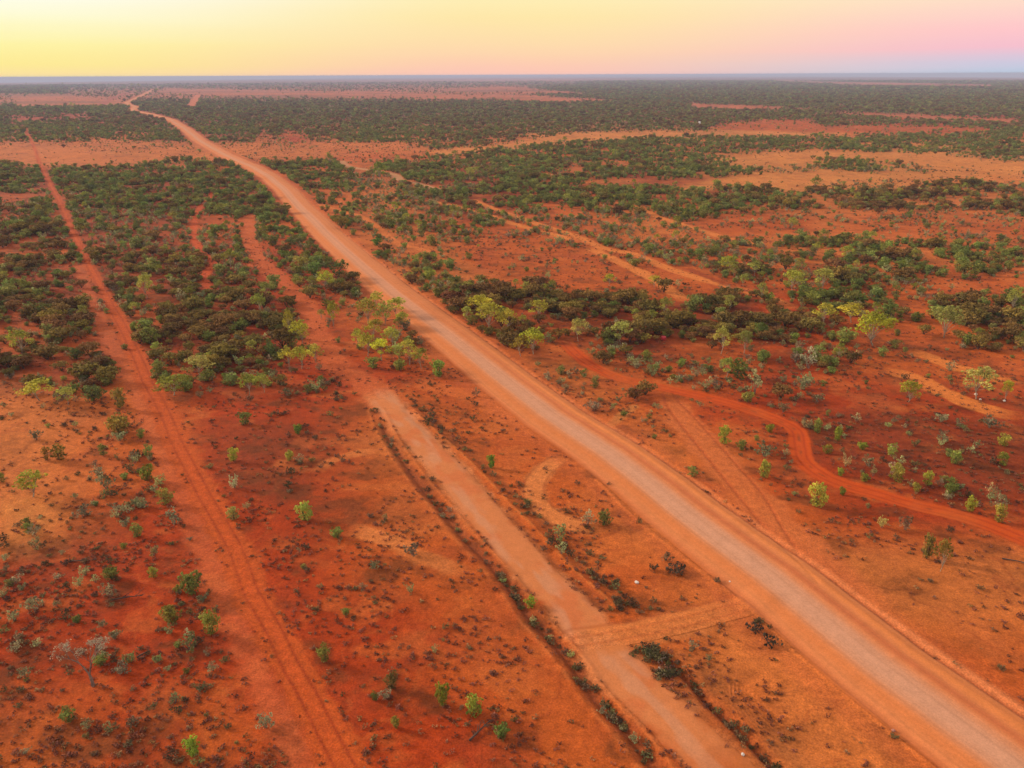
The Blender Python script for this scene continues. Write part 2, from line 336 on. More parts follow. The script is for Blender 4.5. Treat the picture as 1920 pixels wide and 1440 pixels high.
def height_and_colour(X, Y, colour=True):
    r = np.hypot(X, Y)
    z = base_z(X, Y)
    z = z + (fbm(X / 45, Y / 45, 3) - .5) * np.clip(r / 400, .35, 1.2) + (fbm(X / 3.1, Y / 3.1, 4) - .5) * .14 * np.clip(2 - r / 200, 0, 1)
    c = soil(X, Y) if colour else np.zeros((len(X), 3))
    n1 = fbm(X / 9, Y / 9, 21, 4); n2 = fbm(X / 1.7, Y / 1.7, 22, 3); n3 = fbm(X / 30, Y / 60, 23, 3)
    if colour:
        c = c * (0.80 + .40 * n3)[:, None] * (0.82 + .36 * n1)[:, None]
        c = blend(c, (140, 58, 36), sm(n1, .52, .75) * .35)
        c = blend(c, (205, 112, 62), sm(1 - n1, .58, .8) * .35)
        c = c * (.84 + .32 * n2)[:, None]
        n4 = fbm(X / 5.5 + 7, Y / 4.2, 24, 4); n5 = fbm(X / 2.6, Y / 2.6 + 5, 25, 4)
        rdg = fbm(X / 8 + n2 * .25, Y / 11, 27, 3); c = blend(c, (150, 64, 34), np.exp(-((rdg - .5) / .010) ** 2) * (r < 260) * .35); c = blend(c, (210, 112, 56), np.exp(-((rdg - .54) / .012) ** 2) * (r < 260) * .22)
        fs = fbm(X / 420, Y / 110, 28, 3); c = blend(c, (138, 84, 58), sm(fs, .5, .66) * sm(r, 900, 2000) * .8)
        lit = sm(n4, .52, .68) * (.35 + .65 * sm(n5, .4, .62))            # leaf litter and dead grass lying in drifts
        c = blend(c, (98, 56, 30), lit * .60 * (1 - .5 * sm(c[:, 1], .10, .16)))
        c = blend(c, (212, 116, 58), sm(1 - n4, .60, .78) * .30)
    def line(key, hw, col, op=1, soft=.5, dz=0, patchy=0, reach=None, fade=0):
        nonlocal z, c
        d, s, al = sdist(X, Y, key, (np.max(hw) + soft) * 1.6 + 2)
        dd = d + (n2 - .5) * soft * 1.6 + (n1 - .5) * soft * 1.2
        m = 1 - sm(dd, hw - soft * .5, hw + soft)
        if patchy: m = m * (1 - patchy * sm(n1, .35, .65))
        if fade: m = m * sm(al, 0, fade) * sm(LEN[key] - al, 0, fade)
        if dz: z = z + dz * (1 - sm(d, hw * .3, hw + soft))
        if colour and col is not None: c = blend(c, col, m * op)
        return d, s, al
    line('fan', 2.2, (208, 108, 56), .7, 1.4, patchy=.4, fade=6)
    line('old_scar', 1.4, (216, 126, 70), .8, .9, patchy=.2, fade=5)
    line('old_scar2', 1.0, (214, 122, 68), .75, .6, patchy=.2, fade=4)
    d, s, al = line('loop', 1.7, (218, 130, 74), .85, .6, patchy=.1, fade=5)
    if colour: c = blend(c, (150, 68, 36), np.exp(-((np.abs(s) - 1.6) / .22) ** 2) * (d < 4) * .5)
    line('spur', .9, (196, 120, 66), .8, .5)
    line('verge_l', .25, (214, 118, 62), .55, .3, .12, patchy=.6)
    line('track_r', 1.8, (214, 118, 60), .9, .8)
    for k in ('track_u', 'track_v', 'track_w', 'track_q'): line(k, 2.1, (220, 126, 64), .95, .8, patchy=.1, fade=10)
    line('track_x', 1.3, (150, 66, 34), .8, .8)
    for k in ('track_y', 'track_z'): line(k, 2.4, (220, 124, 60), .95, .7, fade=8)
    line('creek', 2.6, (196, 138, 100), .9, 1.2)
    line('mid_path', 1.3, (204, 84, 40), .85, .7, patchy=.3)
    line('far_path', 9, (206, 112, 78), .9, 4); line('far_path2', 10, (170, 84, 70), .8, 5)
    line('path_strip', 3.2, (204, 100, 56), .85, 1.8, patchy=.2)
    d, s, al = line('track_left_b', 1.5, (205, 100, 60), .55, 1.1)
    d, s, al = line('track_left', 1.25 + .75 * (1 - sm(r, 150, 300)), (194, 86, 36), .9, .8, -.05)
    if colour:
        rut = np.exp(-((np.abs(s) - .85) / .2) ** 2) * (d < 4) * (.5 + .7 * n1)
        c = blend(c, (150, 54, 26), rut * .7); c = blend(c, (204, 84, 38), np.exp(-(s / .4) ** 2) * (d < 4) * .35)
    d, s, al = line('apron', 2.6 + 1.6 * (1 - sm(r, 85, 125)), (204, 108, 60), .85, 1.4, patchy=.15, fade=8)
    d, s, al = sdist(X, Y, 'rut_a'); 
    if colour:
        c = blend(c, (160, 68, 36), np.exp(-((d) / .35) ** 2) * .5)
    z = z - .08 * np.exp(-(d / .35) ** 2)
    d, s, al = sdist(X, Y, 'rut_b')
    if colour: c = blend(c, (166, 72, 40), np.exp(-(d / .3) ** 2) * .45)
    z = z - .08 * np.exp(-(d / .3) ** 2)
    d, s, al = line('red_road', 1.7, (200, 80, 28), 1, .6, -.08, fade=6)
    if colour: c = blend(c, (156, 52, 24), np.exp(-((np.abs(s) - .8) / .22) ** 2) * (d < 4) * (.3 + .6 * n1)); c = blend(c, (196, 96, 44), sm(n1, .5, .7) * (1 - sm(d, 1.2, 2.2)) * .5); c = blend(c, (120, 62, 34), np.exp(-(s / .3) ** 2) * (d < 4) * sm(n2, .5, .75) * .7)
    # ditch beside the gravel strip with its outer lip, and the berm on the other side
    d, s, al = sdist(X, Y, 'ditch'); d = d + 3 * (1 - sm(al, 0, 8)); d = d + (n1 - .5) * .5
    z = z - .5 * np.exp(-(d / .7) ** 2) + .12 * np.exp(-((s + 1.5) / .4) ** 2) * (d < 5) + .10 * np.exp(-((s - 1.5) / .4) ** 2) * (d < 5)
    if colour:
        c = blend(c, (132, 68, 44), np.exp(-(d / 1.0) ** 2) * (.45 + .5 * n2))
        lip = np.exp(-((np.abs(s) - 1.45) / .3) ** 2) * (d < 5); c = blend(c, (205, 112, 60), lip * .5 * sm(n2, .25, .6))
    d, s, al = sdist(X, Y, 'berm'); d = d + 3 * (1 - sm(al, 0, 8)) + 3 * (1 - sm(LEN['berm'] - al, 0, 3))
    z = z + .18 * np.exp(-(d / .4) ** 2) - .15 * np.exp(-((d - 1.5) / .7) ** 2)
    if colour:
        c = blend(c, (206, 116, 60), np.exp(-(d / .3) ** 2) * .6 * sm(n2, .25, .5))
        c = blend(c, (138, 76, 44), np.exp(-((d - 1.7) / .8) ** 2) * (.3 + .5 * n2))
    d, s, al = sdist(X, Y, 'ditch_r'); d = d + 2.5 * (1 - sm(al, 0, 3))
    z = z - .8 * np.exp(-(d / .6) ** 2)
    if colour: c = blend(c, (134, 66, 44), np.exp(-(d / .8) ** 2) * (.4 + .5 * n2)); c = blend(c, (150, 92, 56), np.exp(-((d - 2.2) / 1.3) ** 2) * .4)
    # gravel strip
    d, s, al = line('strip', 2.7, (212, 128, 82), .92, 1.3, .03, fade=9)
    if colour:
        p = fbm(s * .45 + 9, al * .12, 41, 3); q = fbm(X / 3.5, Y / 3.5, 42, 3); ins = (1 - sm(d, 1.6, 3.2)) * sm(al, 0, 9)
        c = blend(c, (206, 96, 54), sm(q, .5, .7) * ins * .35); c = blend(c, (206, 142, 112), sm(p, .5, .68) * ins * .65)
    d, s, al = line('cross', 2.0, (212, 122, 68), .85, .9, .15, patchy=.2, fade=2.5)
    if colour: c = blend(c, (168, 78, 42), np.exp(-((np.abs(s) - .75) / .22) ** 2) * (d < 3) * .35); c = blend(c, (150, 70, 40), np.exp(-((s + 2.3) / .35) ** 2) * (d < 4) * .4)
    # ripped rings left by a grader
    for (fx, fy), r0, r1, a0, a1 in ((FOC1, 1.8, 6.2, 140, 255), (FOC2, 1.4, 4.6, 130, 240)):
        rr_ = np.hypot(X - fx, (Y - fy) * .8); an = np.degrees(np.arctan2(Y - fy, X - fx)) % 360
        mm = sm(rr_, r0, r0 + .5) * (1 - sm(rr_, r1 - .6, r1)) * sm(an, a0, a0 + 30) * (1 - sm(an, a1 - 30, a1))
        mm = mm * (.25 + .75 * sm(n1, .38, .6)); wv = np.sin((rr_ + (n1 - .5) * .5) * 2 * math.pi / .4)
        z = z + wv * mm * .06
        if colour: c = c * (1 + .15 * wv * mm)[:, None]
    # formed gravel road
    d, s, al = sdist(X, Y, 'main', 16)
    s = -s                                     # the line runs towards the camera: make positive = right-hand side of the photo
    near = 1 - sm(r, 90, 260)
    wide = np.where(s > 0, 7.4 + 1.0 * (1 - sm(r, 75, 120)), 6.3) + (n1 - .5) * .9 + sm(r, 300, 1500) * 1.2
    inside = 1 - sm(d, wide - .6, wide + .5)
    z = z + .28 * (1 - sm(d, 2.5, 6.6)) - .28 * np.exp(-((s - 7.1) / .5) ** 2) * (d < 15) + .14 * np.exp(-((s - 5.2) / .55) ** 2) * (d < 15) * near
    if colour:
        al2 = al + 40 * n3
        st = fbm(s * 3.0, al2 * .010, 31, 4); st2 = fbm(s * .9 + 30, al2 * .02, 33, 3)
        rc = np.tile(lin((216, 130, 84)), (len(X), 1))
        rc = blend(rc, (204, 110, 72), sm(np.abs(s - 3.9), .2, 1.3) * 0 + np.exp(-((s - 3.4) / .7) ** 2) * .8 * near)
        rc = blend(rc, (222, 128, 72), np.exp(-((s - 5.3 + (st2 - .5) * 1.5) / .9) ** 2) * .7 * near)
        rc = blend(rc, (200, 108, 66), (1 - sm(s, -6.4, -4.6)) * .8)
        rc = blend(rc, (216, 120, 66), np.exp(-((s + 3.6) / .8) ** 2) * .45)
        bandw = 2.0 + (st2 - .5) * .8
        rc = blend(rc, (212, 156, 134), (1 - sm(np.abs(s + .1), bandw - 1.1, bandw + .9)) * (.8 * near + .6 * (1 - near)))
        rc = blend(rc, (186, 124, 96), np.exp(-((s - .9) / .35) ** 2) * .35 + np.exp(-((s + 1.2) / .35) ** 2) * .3)
        rc = rc * (.86 + .28 * st)[:, None]
        c = c * (1 - inside[:, None]) + rc * inside[:, None]
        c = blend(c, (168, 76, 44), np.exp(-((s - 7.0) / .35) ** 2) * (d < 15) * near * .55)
        c = blend(c, (196, 96, 56), np.exp(-((d - 8.2) / 1.6) ** 2) * (d < 15) * .35)
    return z, c
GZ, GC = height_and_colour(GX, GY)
ZOFF_GRID = None
def ground_z(x, y):
    x = np.atleast_1d(np.asarray(x, float)); y = np.atleast_1d(np.asarray(y, float))
    return height_and_colour(x, y, False)[0]

def mk_mesh(name, co, faces, mat=None, cols=None, smooth=False, mats=None, midx=None):
    me = bpy.data.meshes.new(name); co = np.asarray(co, np.float32); faces = np.asarray(faces, np.int32); k = faces.shape[1]
    me.vertices.add(len(co)); me.vertices.foreach_set('co', co.ravel())
    me.loops.add(faces.size); me.loops.foreach_set('vertex_index', faces.ravel())
    me.polygons.add(len(faces)); me.polygons.foreach_set('loop_start', np.arange(0, faces.size, k, dtype=np.int32))
    me.polygons.foreach_set('loop_total', np.full(len(faces), k, dtype=np.int32))
    if cols is not None:
        at = me.color_attributes.new('tone', 'FLOAT_COLOR', 'POINT')
        at.data.foreach_set('color', np.concatenate([cols, np.ones((len(cols), 1))], 1).astype(np.float32).ravel())
    for mm in (mats or ([mat] if mat else [])): me.materials.append(mm)
    if midx is not None: me.polygons.foreach_set('material_index', np.asarray(midx, np.int32))
    if smooth: me.polygons.foreach_set('use_smooth', np.ones(len(faces), bool))
    me.update(calc_edges=True); return me

# ------------------------------------------------------------------ materials
def new_mat(name):
    mt = bpy.data.materials.new(name); mt.use_nodes = True; t = mt.node_tree
    b = t.nodes['Principled BSDF']; return mt, t, b
def soil_mat(name, k):
    mt, t, b = new_mat(name); n = t.nodes; l = t.links
    at = n.new('ShaderNodeAttribute'); at.attribute_name = 'tone'
    geo = n.new('ShaderNodeNewGeometry')
    def noise(sc, det=3, rough=.6):
        x = n.new('ShaderNodeTexNoise'); x.inputs['Scale'].default_value = sc; x.inputs['Detail'].default_value = det; x.inputs['Roughness'].default_value = rough
        l.new(geo.outputs['Position'], x.inputs['Vector']); return x.outputs['Fac']
    def rng_(v, a, b_, c, d):
        x = n.new('ShaderNodeMapRange'); l.new(v, x.inputs[0]); 
        for i, q in enumerate((a, b_, c, d)): x.inputs[i + 1].default_value = q
        return x.outputs[0]
    f1 = rng_(noise(.9, 5, .75), .32, .68, 1 - .26 * k, 1 + .22 * k); f2 = rng_(noise(4.5, 3, .8), .34, .66, 1 - .30 * k, 1 + .28 * k)
    vo = n.new('ShaderNodeTexVoronoi'); vo.inputs['Scale'].default_value = 2.4; l.new(geo.outputs['Position'], vo.inputs['Vector'])
    f3 = rng_(vo.outputs['Distance'], .05, .16, 1 - .45 * k, 1.0)          # small dark stones and bits of stick
    mu0 = n.new('ShaderNodeMath'); mu0.operation = 'MULTIPLY'; l.new(f1, mu0.inputs[0]); l.new(f3, mu0.inputs[1]); f1 = mu0.outputs[0]
    mu = n.new('ShaderNodeMath'); mu.operation = 'MULTIPLY'; l.new(f1, mu.inputs[0]); l.new(f2, mu.inputs[1])
    sc = n.new('ShaderNodeVectorMath'); sc.operation = 'SCALE'; l.new(at.outputs['Color'], sc.inputs[0]); l.new(mu.outputs[0], sc.inputs['Scale'])
    l.new(sc.outputs[0], b.inputs['Base Color']); b.inputs['Roughness'].default_value = .95; b.inputs['Specular IOR Level'].default_value = .1
    bp = n.new('ShaderNodeBump'); bp.inputs['Strength'].default_value = .6 * k; bp.inputs['Distance'].default_value = .12
    l.new(noise(2.2, 5, .7), bp.inputs['Height']); l.new(bp.outputs[0], b.inputs['Normal'])
    return mt
M_SOIL = soil_mat('red_soil', 1.0); M_ROAD = soil_mat('graded_gravel', .35)
SOIL_K = 0.82
GC = np.clip(GC * SOIL_K * np.array([.98, .99, .86]), 0, .9)
def tag(o, label=None, cat=None, group=None, kind=None):
    if label: o['label'] = label
    if cat: o['category'] = cat
    if group: o['group'] = group
    if kind: o['kind'] = kind
    return o
def link(name, data, parent=None, loc=None):
    o = bpy.data.objects.new(name, data); COL.objects.link(o)
    if parent: o.parent = parent
    if loc is not None: o.location = loc
    return o
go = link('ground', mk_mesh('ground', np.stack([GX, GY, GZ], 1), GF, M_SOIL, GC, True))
tag(go, 'flat plain of bare red and orange desert soil', 'ground', kind='structure')
def sheet(name, keys, hw, label, cat, up):
    d = np.full(GX.shape, 1e9)
    for k in keys:
        dk, _, al = sdist(GX, GY, k, hw * 2 + 2)
        if k == 'strip': dk = np.where(al < 7, 99, dk)
        d = np.minimum(d, dk)
    fm = (d[GF] < hw).all(1)
    f = GF[fm]; u, inv = np.unique(f, return_inverse=True)
    o = link(name, mk_mesh(name, np.stack([GX[u], GY[u], GZ[u] + up], 1), inv.reshape(-1, 4), M_ROAD if name in ('gravel_road', 'gravel_strip', 'dirt_road') else M_SOIL, GC[u], True))
    return tag(o, label, cat, kind='structure')
sheet('gravel_road', ['main'], 6.6, 'wide graded gravel road running to the horizon', 'road', 0.044)
sheet('dirt_track', ['track_left'], 2.1, 'straight red two wheel dirt track at the left', 'track', 0.020)
sheet('gravel_strip', ['strip'], 2.9, 'pale gravel strip with raised edges left of the main road', 'gravel strip', 0.036)
sheet('dirt_road', ['red_road'], 2.0, 'winding deep red dirt road curving off to the right edge', 'road', 0.032)
sheet('sandy_path', ['cross'], 1.8, 'short sandy crossing from the gravel strip to the main road', 'path', 0.040)
sheet('dirt_path', ['path_strip', 'mid_path'], 1.9, 'orange dirt paths through the scrub left of the main road', 'path', 0.024)
sheet('bush_track', ['track_v', 'track_u', 'track_w', 'track_x', 'track_q'], 1.7, 'orange wheel tracks crossing the open plain right of the main road', 'track', 0.016)
sheet('side_track', ['track_y', 'track_z'], 1.8, 'two orange tracks leaving through the right edge', 'track', 0.012)

# ------------------------------------------------------------------ foliage materials
def leaf_mat(name, col, var=.25, hue=.03, trans=.32):
    mt, t, b = new_mat(name); n = t.nodes; l = t.links
    at = n.new('ShaderNodeAttribute'); at.attribute_name = 'tone'
    oi = n.new('ShaderNodeObjectInfo')
    base = n.new('ShaderNodeMix'); base.data_type = 'RGBA'; base.blend_type = 'MULTIPLY'; base.inputs[0].default_value = 1
    base.inputs[6].default_value = (*col, 1); l.new(at.outputs['Color'], base.inputs[7])
    m2 = n.new('ShaderNodeMix'); m2.data_type = 'RGBA'; m2.blend_type = 'MULTIPLY'; m2.inputs[0].default_value = 1
    l.new(base.outputs[2], m2.inputs[6]); l.new(oi.outputs['Color'], m2.inputs[7])
    hs = n.new('ShaderNodeHueSaturation')
    mh = n.new('ShaderNodeMapRange'); l.new(oi.outputs['Random'], mh.inputs[0]); mh.inputs[3].default_value = .5 - hue; mh.inputs[4].default_value = .5 + hue
    wn = n.new('ShaderNodeTexWhiteNoise'); wn.noise_dimensions = '1D'; l.new(oi.outputs['Random'], wn.inputs['W'])
    mv = n.new('ShaderNodeMapRange'); l.new(wn.outputs['Value'], mv.inputs[0]); mv.inputs[3].default_value = 1 - var; mv.inputs[4].default_value = 1 + var
    l.new(mh.outputs[0], hs.inputs['Hue']); l.new(mv.outputs[0], hs.inputs['Value']); l.new(m2.outputs[2], hs.inputs['Color'])
    l.new(hs.outputs[0], b.inputs['Base Color']); b.inputs['Roughness'].default_value = .8; b.inputs['Specular IOR Level'].default_value = .15
    tr = n.new('ShaderNodeBsdfTranslucent'); l.new(hs.outputs[0], tr.inputs[0]); mx = n.new('ShaderNodeMixShader'); mx.inputs[0].default_value = trans
    l.new(b.outputs[0], mx.inputs[1]); l.new(tr.outputs[0], mx.inputs[2]); l.new(mx.outputs[0], n['Material Output'].inputs[0])
    return mt
def bark_mat(name, col):
    mt, t, b = new_mat(name); n = t.nodes; l = t.links
    x = n.new('ShaderNodeTexNoise'); x.inputs['Scale'].default_value = 3; cr = n.new('ShaderNodeValToRGB')
    tcn = n.new('ShaderNodeTexCoord'); l.new(tcn.outputs['Object'], x.inputs['Vector'])
    cr.color_ramp.elements[0].position = .35; cr.color_ramp.elements[0].color = (*[v * .55 for v in col], 1)
    cr.color_ramp.elements[1].position = .6; cr.color_ramp.elements[1].color = (*col, 1)
    l.new(x.outputs['Fac'], cr.inputs[0]); l.new(cr.outputs[0], b.inputs['Base Color']); b.inputs['Roughness'].default_value = .85
    return mt
M = dict(
 gum=leaf_mat('gum_leaves', (.33, .32, .05), .3, .02), mulga=leaf_mat('mulga_leaves', (.22, .13, .03), .38, .03, .12),
 green=leaf_mat('green_leaves', (.235, .25, .055), .35, .035), salt=leaf_mat('grey_green_leaves', (.30, .275, .12), .35, .06),
 low=leaf_mat('low_bush_leaves', (.15, .11, .048), .45, .05, .1), tuft=leaf_mat('dry_tussock', (.16, .062, .032), .45, .03, .1),
 bark_pale=bark_mat('pale_bark', (.42, .32, .22)), bark_dark=bark_mat('dark_bark', (.09, .05, .035)), bark_grey=bark_mat('dead_wood', (.24, .16, .12)))

# ------------------------------------------------------------------ plant meshes
def tube(V, Fc, p0, p1, r0, r1, n=5):
    p0 = np.array(p0, float); p1 = np.array(p1, float); d = p1 - p0; d /= np.linalg.norm(d) + 1e-9
    a = np.cross(d, (0, 1, .1) if abs(d[1]) < .9 else (1, 0, 0)); a /= np.linalg.norm(a); b = np.cross(d, a)
    s = len(V)
    for p, r in ((p0, r0), (p1, r1)):
        for k in range(n):
            t = 2 * math.pi * k / n; V.append(p + (a * math.cos(t) + b * math.sin(t)) * r)
    for k in range(n): Fc.append((s + k, s + (k + 1) % n, s + n + (k + 1) % n, s + n + k))
def limb(V, Fc, p0, p1, r0, r1, sag=.1, seg=3, n=5):
    p0 = np.array(p0, float); p1 = np.array(p1, float); L_ = np.linalg.norm(p1 - p0); q = p0; ra = r0
    off = np.array([random.uniform(-1, 1), random.uniform(-1, 1), random.uniform(0, 1)]) * L_ * sag
    for i in range(1, seg + 1):
        t = i / seg; p = p0 + (p1 - p0) * t + off * math.sin(math.pi * t); rb = r0 + (r1 - r0) * t
        tube(V, Fc, q, p, ra, rb, n); q = p; ra = rb
def leaves(clumps, per, size, flat=1.0, aspect=.7, up=.25, shell=.45):
    V = []; C = []
    ext = []
    for (c, rad, tone) in clumps:                      # ragged sprays sticking out of every clump
        for _ in range(2):
            d = rng.normal(size=3); d[2] = abs(d[2]) * .6; d /= np.linalg.norm(d)
            ext.append((tuple(np.array(c) + d * np.array(rad) * rng.uniform(.9, 1.25)), tuple(np.array(rad) * rng.uniform(.18, .36)), tone * rng.uniform(.8, 1.4)))
    clumps = list(clumps) + ext
    for (c, rad, tone) in clumps:
        n = int(per * (rad[0] * rad[1]) ** .5 / .9) + 6
        d = rng.normal(size=(n, 3)); d /= np.linalg.norm(d, axis=1)[:, None]
        rr2 = shell + (1 - shell) * rng.random(n) ** .5
        pos = np.array(c) + d * np.array(rad) * rr2[:, None]
        nn = d + rng.normal(size=(n, 3)) * .55; nn[:, 2] += up; nn /= np.linalg.norm(nn, axis=1)[:, None]
        t = np.cross(nn, rng.normal(size=(n, 3))); t /= np.linalg.norm(t, axis=1)[:, None]; bt = np.cross(nn, t)
        s = size * rng.uniform(.6, 1.35, n)[:, None]
        q = np.stack([pos - t * s - bt * s * aspect * .3, pos + bt * s * aspect * -.9 + nn * s * .15, pos + t * s + bt * s * aspect * .2, pos + bt * s * aspect * .9 - nn * s * .1], 1)
        V.append(q.reshape(-1, 3)); C.append(np.repeat(tone * rng.uniform(.75, 1.25, n), 4))
    V = np.concatenate(V); C = np.concatenate(C); Fq = np.arange(len(V)).reshape(-1, 4)
    V[:, 2] = np.maximum(V[:, 2], .02)
    return V, Fq, np.stack([C, C, C * rng.uniform(.8, 1.2)], 1)
def proto_gum(k):
    h = 6.0; wd = 2.2; V = []; Fc = []; cl = []
    ang0 = random.uniform(0, 6.28); fork = h * random.uniform(.12, .26)
    tip = (random.uniform(-.25, .25), random.uniform(-.25, .25), fork)
    tube(V, Fc, (0, 0, -.3), (0, 0, .15), .12, .09, 6); limb(V, Fc, (0, 0, .1), tip, .09, .075, .05, 2, 6)
    n = random.randint(10, 13)
    for i in range(n):
        a = ang0 + i * 2.4; q = (i + .5) / n; rr2 = wd * math.sqrt(q) * random.uniform(.6, 1.0)
        zc = h * (.90 - .42 * q * random.uniform(.5, 1.25))
        c = (math.cos(a) * rr2, math.sin(a) * rr2, zc)
        r0 = random.uniform(.65, 1.1)
        cl.append((c, (r0, r0, r0 * random.uniform(.75, 1.05)), random.uniform(.7, 1.35)))
        mid = (tip[0] + c[0] * .4, tip[1] + c[1] * .4, fork + (c[2] - fork) * .5)
        limb(V, Fc, tip, mid, .045, .032, .08, 2)
        limb(V, Fc, mid, c, .04, .02, .1, 2)
    lv = leaves(cl, 72, .15, up=.4, shell=.3)
    return (V, Fc), lv
def proto_mulga(k):
    V = []; Fc = []; cl = []
    tube(V, Fc, (0, 0, -.3), (0, 0, .25), .16, .12)
    for s in range(random.randint(3, 5)):
        a = random.uniform(0, 6.28); p = (math.cos(a) * .9, math.sin(a) * .9, 1.8); limb(V, Fc, (math.cos(a) * .04, math.sin(a) * .04, .0), p, .09, .04, .1, 3)
    n = random.randint(9, 12)
    for i in range(n):
        a = i * 2.4; rr2 = 1.75 * math.sqrt((i + .3) / n) * random.uniform(.8, 1.1)
        r0 = random.uniform(.65, .95)
        cl.append(((math.cos(a) * rr2, math.sin(a) * rr2 * .9, 2.15 - .25 * rr2 + random.uniform(-.25, .25)), (r0, r0, r0 * .62), random.uniform(.65, 1.3)))
    cl.append(((0, 0, 1.2), (1.3, 1.3, .8), .6))
    return (V, Fc), leaves(cl, 60, .16, up=.7, shell=.6)
def proto_green(k):
    V = []; Fc = []; cl = []
    for s in range(3):
        a = random.uniform(0, 6.28); limb(V, Fc, (0, 0, -.2), (math.cos(a) * .4, math.sin(a) * .4, 1.5), .08, .03, .1, 2)
    n = random.randint(6, 9); tall = random.uniform(.9, 1.25)
    for i in range(n):
        a = i * 2.4 + k; rr2 = .95 * math.sqrt((i + .2) / n); r0 = random.uniform(.5, .75)
        cl.append(((math.cos(a) * rr2, math.sin(a) * rr2, (1.75 - .55 * rr2 + random.uniform(-.3, .35)) * tall), (r0, r0, r0 * .85), random.uniform(.7, 1.3)))
    cl.append(((0, 0, 1.0), (.9, .9, .8), .8)); cl.append(((.2, .1, .5), (.85, .8, .45), .75)); cl.append(((-.3, -.2, .45), (.7, .7, .4), .7))
    return (V, Fc), leaves(cl, 90, .115, up=.35, shell=.5)
def proto_salt(k):
    V = []; Fc = []; cl = []
    for s in range(4):
        a = random.uniform(0, 6.28); limb(V, Fc, (0, 0, -.2), (math.cos(a) * .5, math.sin(a) * .5, 1.0), .045, .02, .1, 2)
    n = random.randint(5, 8); tall = random.uniform(.7, 1.35)
    for i in range(n):
        a = i * 2.4 + k; rr2 = .75 * math.sqrt((i + .2) / n) * random.uniform(.7, 1.2); r0 = random.uniform(.3, .5)
        cl.append(((math.cos(a) * rr2, math.sin(a) * rr2, (.75 + random.uniform(-.4, .45)) * tall), (r0, r0, r0 * 1.15), random.uniform(.65, 1.35)))
    return (V, Fc), leaves(cl, 55, .10, up=.2, shell=.2)
def proto_low(k):
    V = []; Fc = []; cl = []
    for s in range(4):
        a = random.uniform(0, 6.28); limb(V, Fc, (0, 0, -.1), (math.cos(a) * .35, math.sin(a) * .35, .4), .025, .012, .1, 2, 4)
    n = random.randint(4, 7)
    for i in range(n):
        a = i * 2.4 + k; r0 = random.uniform(.2, .34)
        cl.append(((math.cos(a) * .32, math.sin(a) * .26, random.uniform(.2, .5)), (r0, r0, r0 * .9), random.uniform(.6, 1.4)))
    return (V, Fc), leaves(cl, 75, .07, up=.35, shell=.35)
def proto_tuft(k):
    cl = [((random.uniform(-.12, .12), random.uniform(-.12, .12), .07), (.17, .15, .12), random.uniform(.7, 1.3)) for _ in range(2)]
    V, Fq, C = leaves(cl, 30, .055, up=.5, shell=.3)
    return None, (V, Fq, C)
NVAR = 8
KINDS = {
 'gum': dict(name='gum_tree', parts=('trunk', 'crown'), fn=proto_gum, bark='bark_pale', w=5.6, h=6.2, cat='tree'),
 'mulga': dict(name='mulga_tree', parts=('trunk', 'crown'), fn=proto_mulga, bark='bark_dark', w=4.6, h=2.8, cat='tree'),
 'green': dict(name='leafy_shrub', parts=('stem', 'foliage'), fn=proto_green, bark='bark_dark', w=3.0, h=2.6, cat='shrub'),
 'salt': dict(name='grey_shrub', parts=None, fn=proto_salt, bark='bark_grey', w=2.2, h=1.8, cat='shrub'),
 'low': dict(name='low_bush', parts=None, fn=proto_low, bark='bark_dark', w=1.15, h=.8, cat='bush'),
}
MESH = {}; EXT = {}
for kd, D in KINDS.items():
    for v in range(NVAR):
        (V, Fc), (LV, LF, LC) = D['fn'](v)
        V = np.array(V); ex = LV.max(0) - LV.min(0); EXT.setdefault(kd, []).append(((ex[0] + ex[1]) / 2 * .92, LV[:, 2].max()))
        if D['parts']:
            MESH[kd, v] = (mk_mesh(D['parts'][0], V, Fc, M[D['bark']], smooth=True), mk_mesh(D['parts'][1], LV, LF, M[kd], LC))
        else:
            co = np.concatenate([V, LV]); fc = np.concatenate([np.array(Fc), LF + len(V)]); cc = np.concatenate([np.full((len(V), 3), .6), LC])
            MESH[kd, v] = (mk_mesh(D['name'], co, fc, None, cc, mats=[M[D['bark']], M[kd]], midx=[0] * len(Fc) + [1] * len(LF)),)
for kd in KINDS: KINDS[kd]['w'], KINDS[kd]['h'] = np.array(EXT[kd]).mean(0); print(kd, KINDS[kd]['w'], KINDS[kd]['h'])
COUNT = {}; FIRST = {}
def place(kd, v, X, Y, z, sx, sz, rot, label, group=None, tint=None):
    D = KINDS[kd]
    if D['parts']:
        o = link(D['name'], None)
        ch = []
        for nm, me in zip(D['parts'], MESH[kd, v]):
            c = link(nm, me, o); ch.append(c)
            if tint and nm in ('crown', 'foliage'): c.color = (*tint, 1)
    else:
        o = link(D['name'], MESH[kd, v][0]); ch = [o]
        if tint: o.color = (*tint, 1)
    o.location = (X, Y, z); o.rotation_euler = (0, 0, rot); o.scale = (sx, sx, sz)
    tag(o, label, D['cat'], group or GROUPS[kd])
    COUNT[kd] = COUNT.get(kd, 0) + 1; FIRST.setdefault((kd, v), ch)
    return o
GROUPS = {'gum': 'gum trees scattered over the plain', 'mulga': 'brown mulga trees of the scrub', 'green': 'leafy green shrubs of the plain', 'salt': 'grey green shrubs of the plain', 'low': 'low dark bushes on the red soil'}

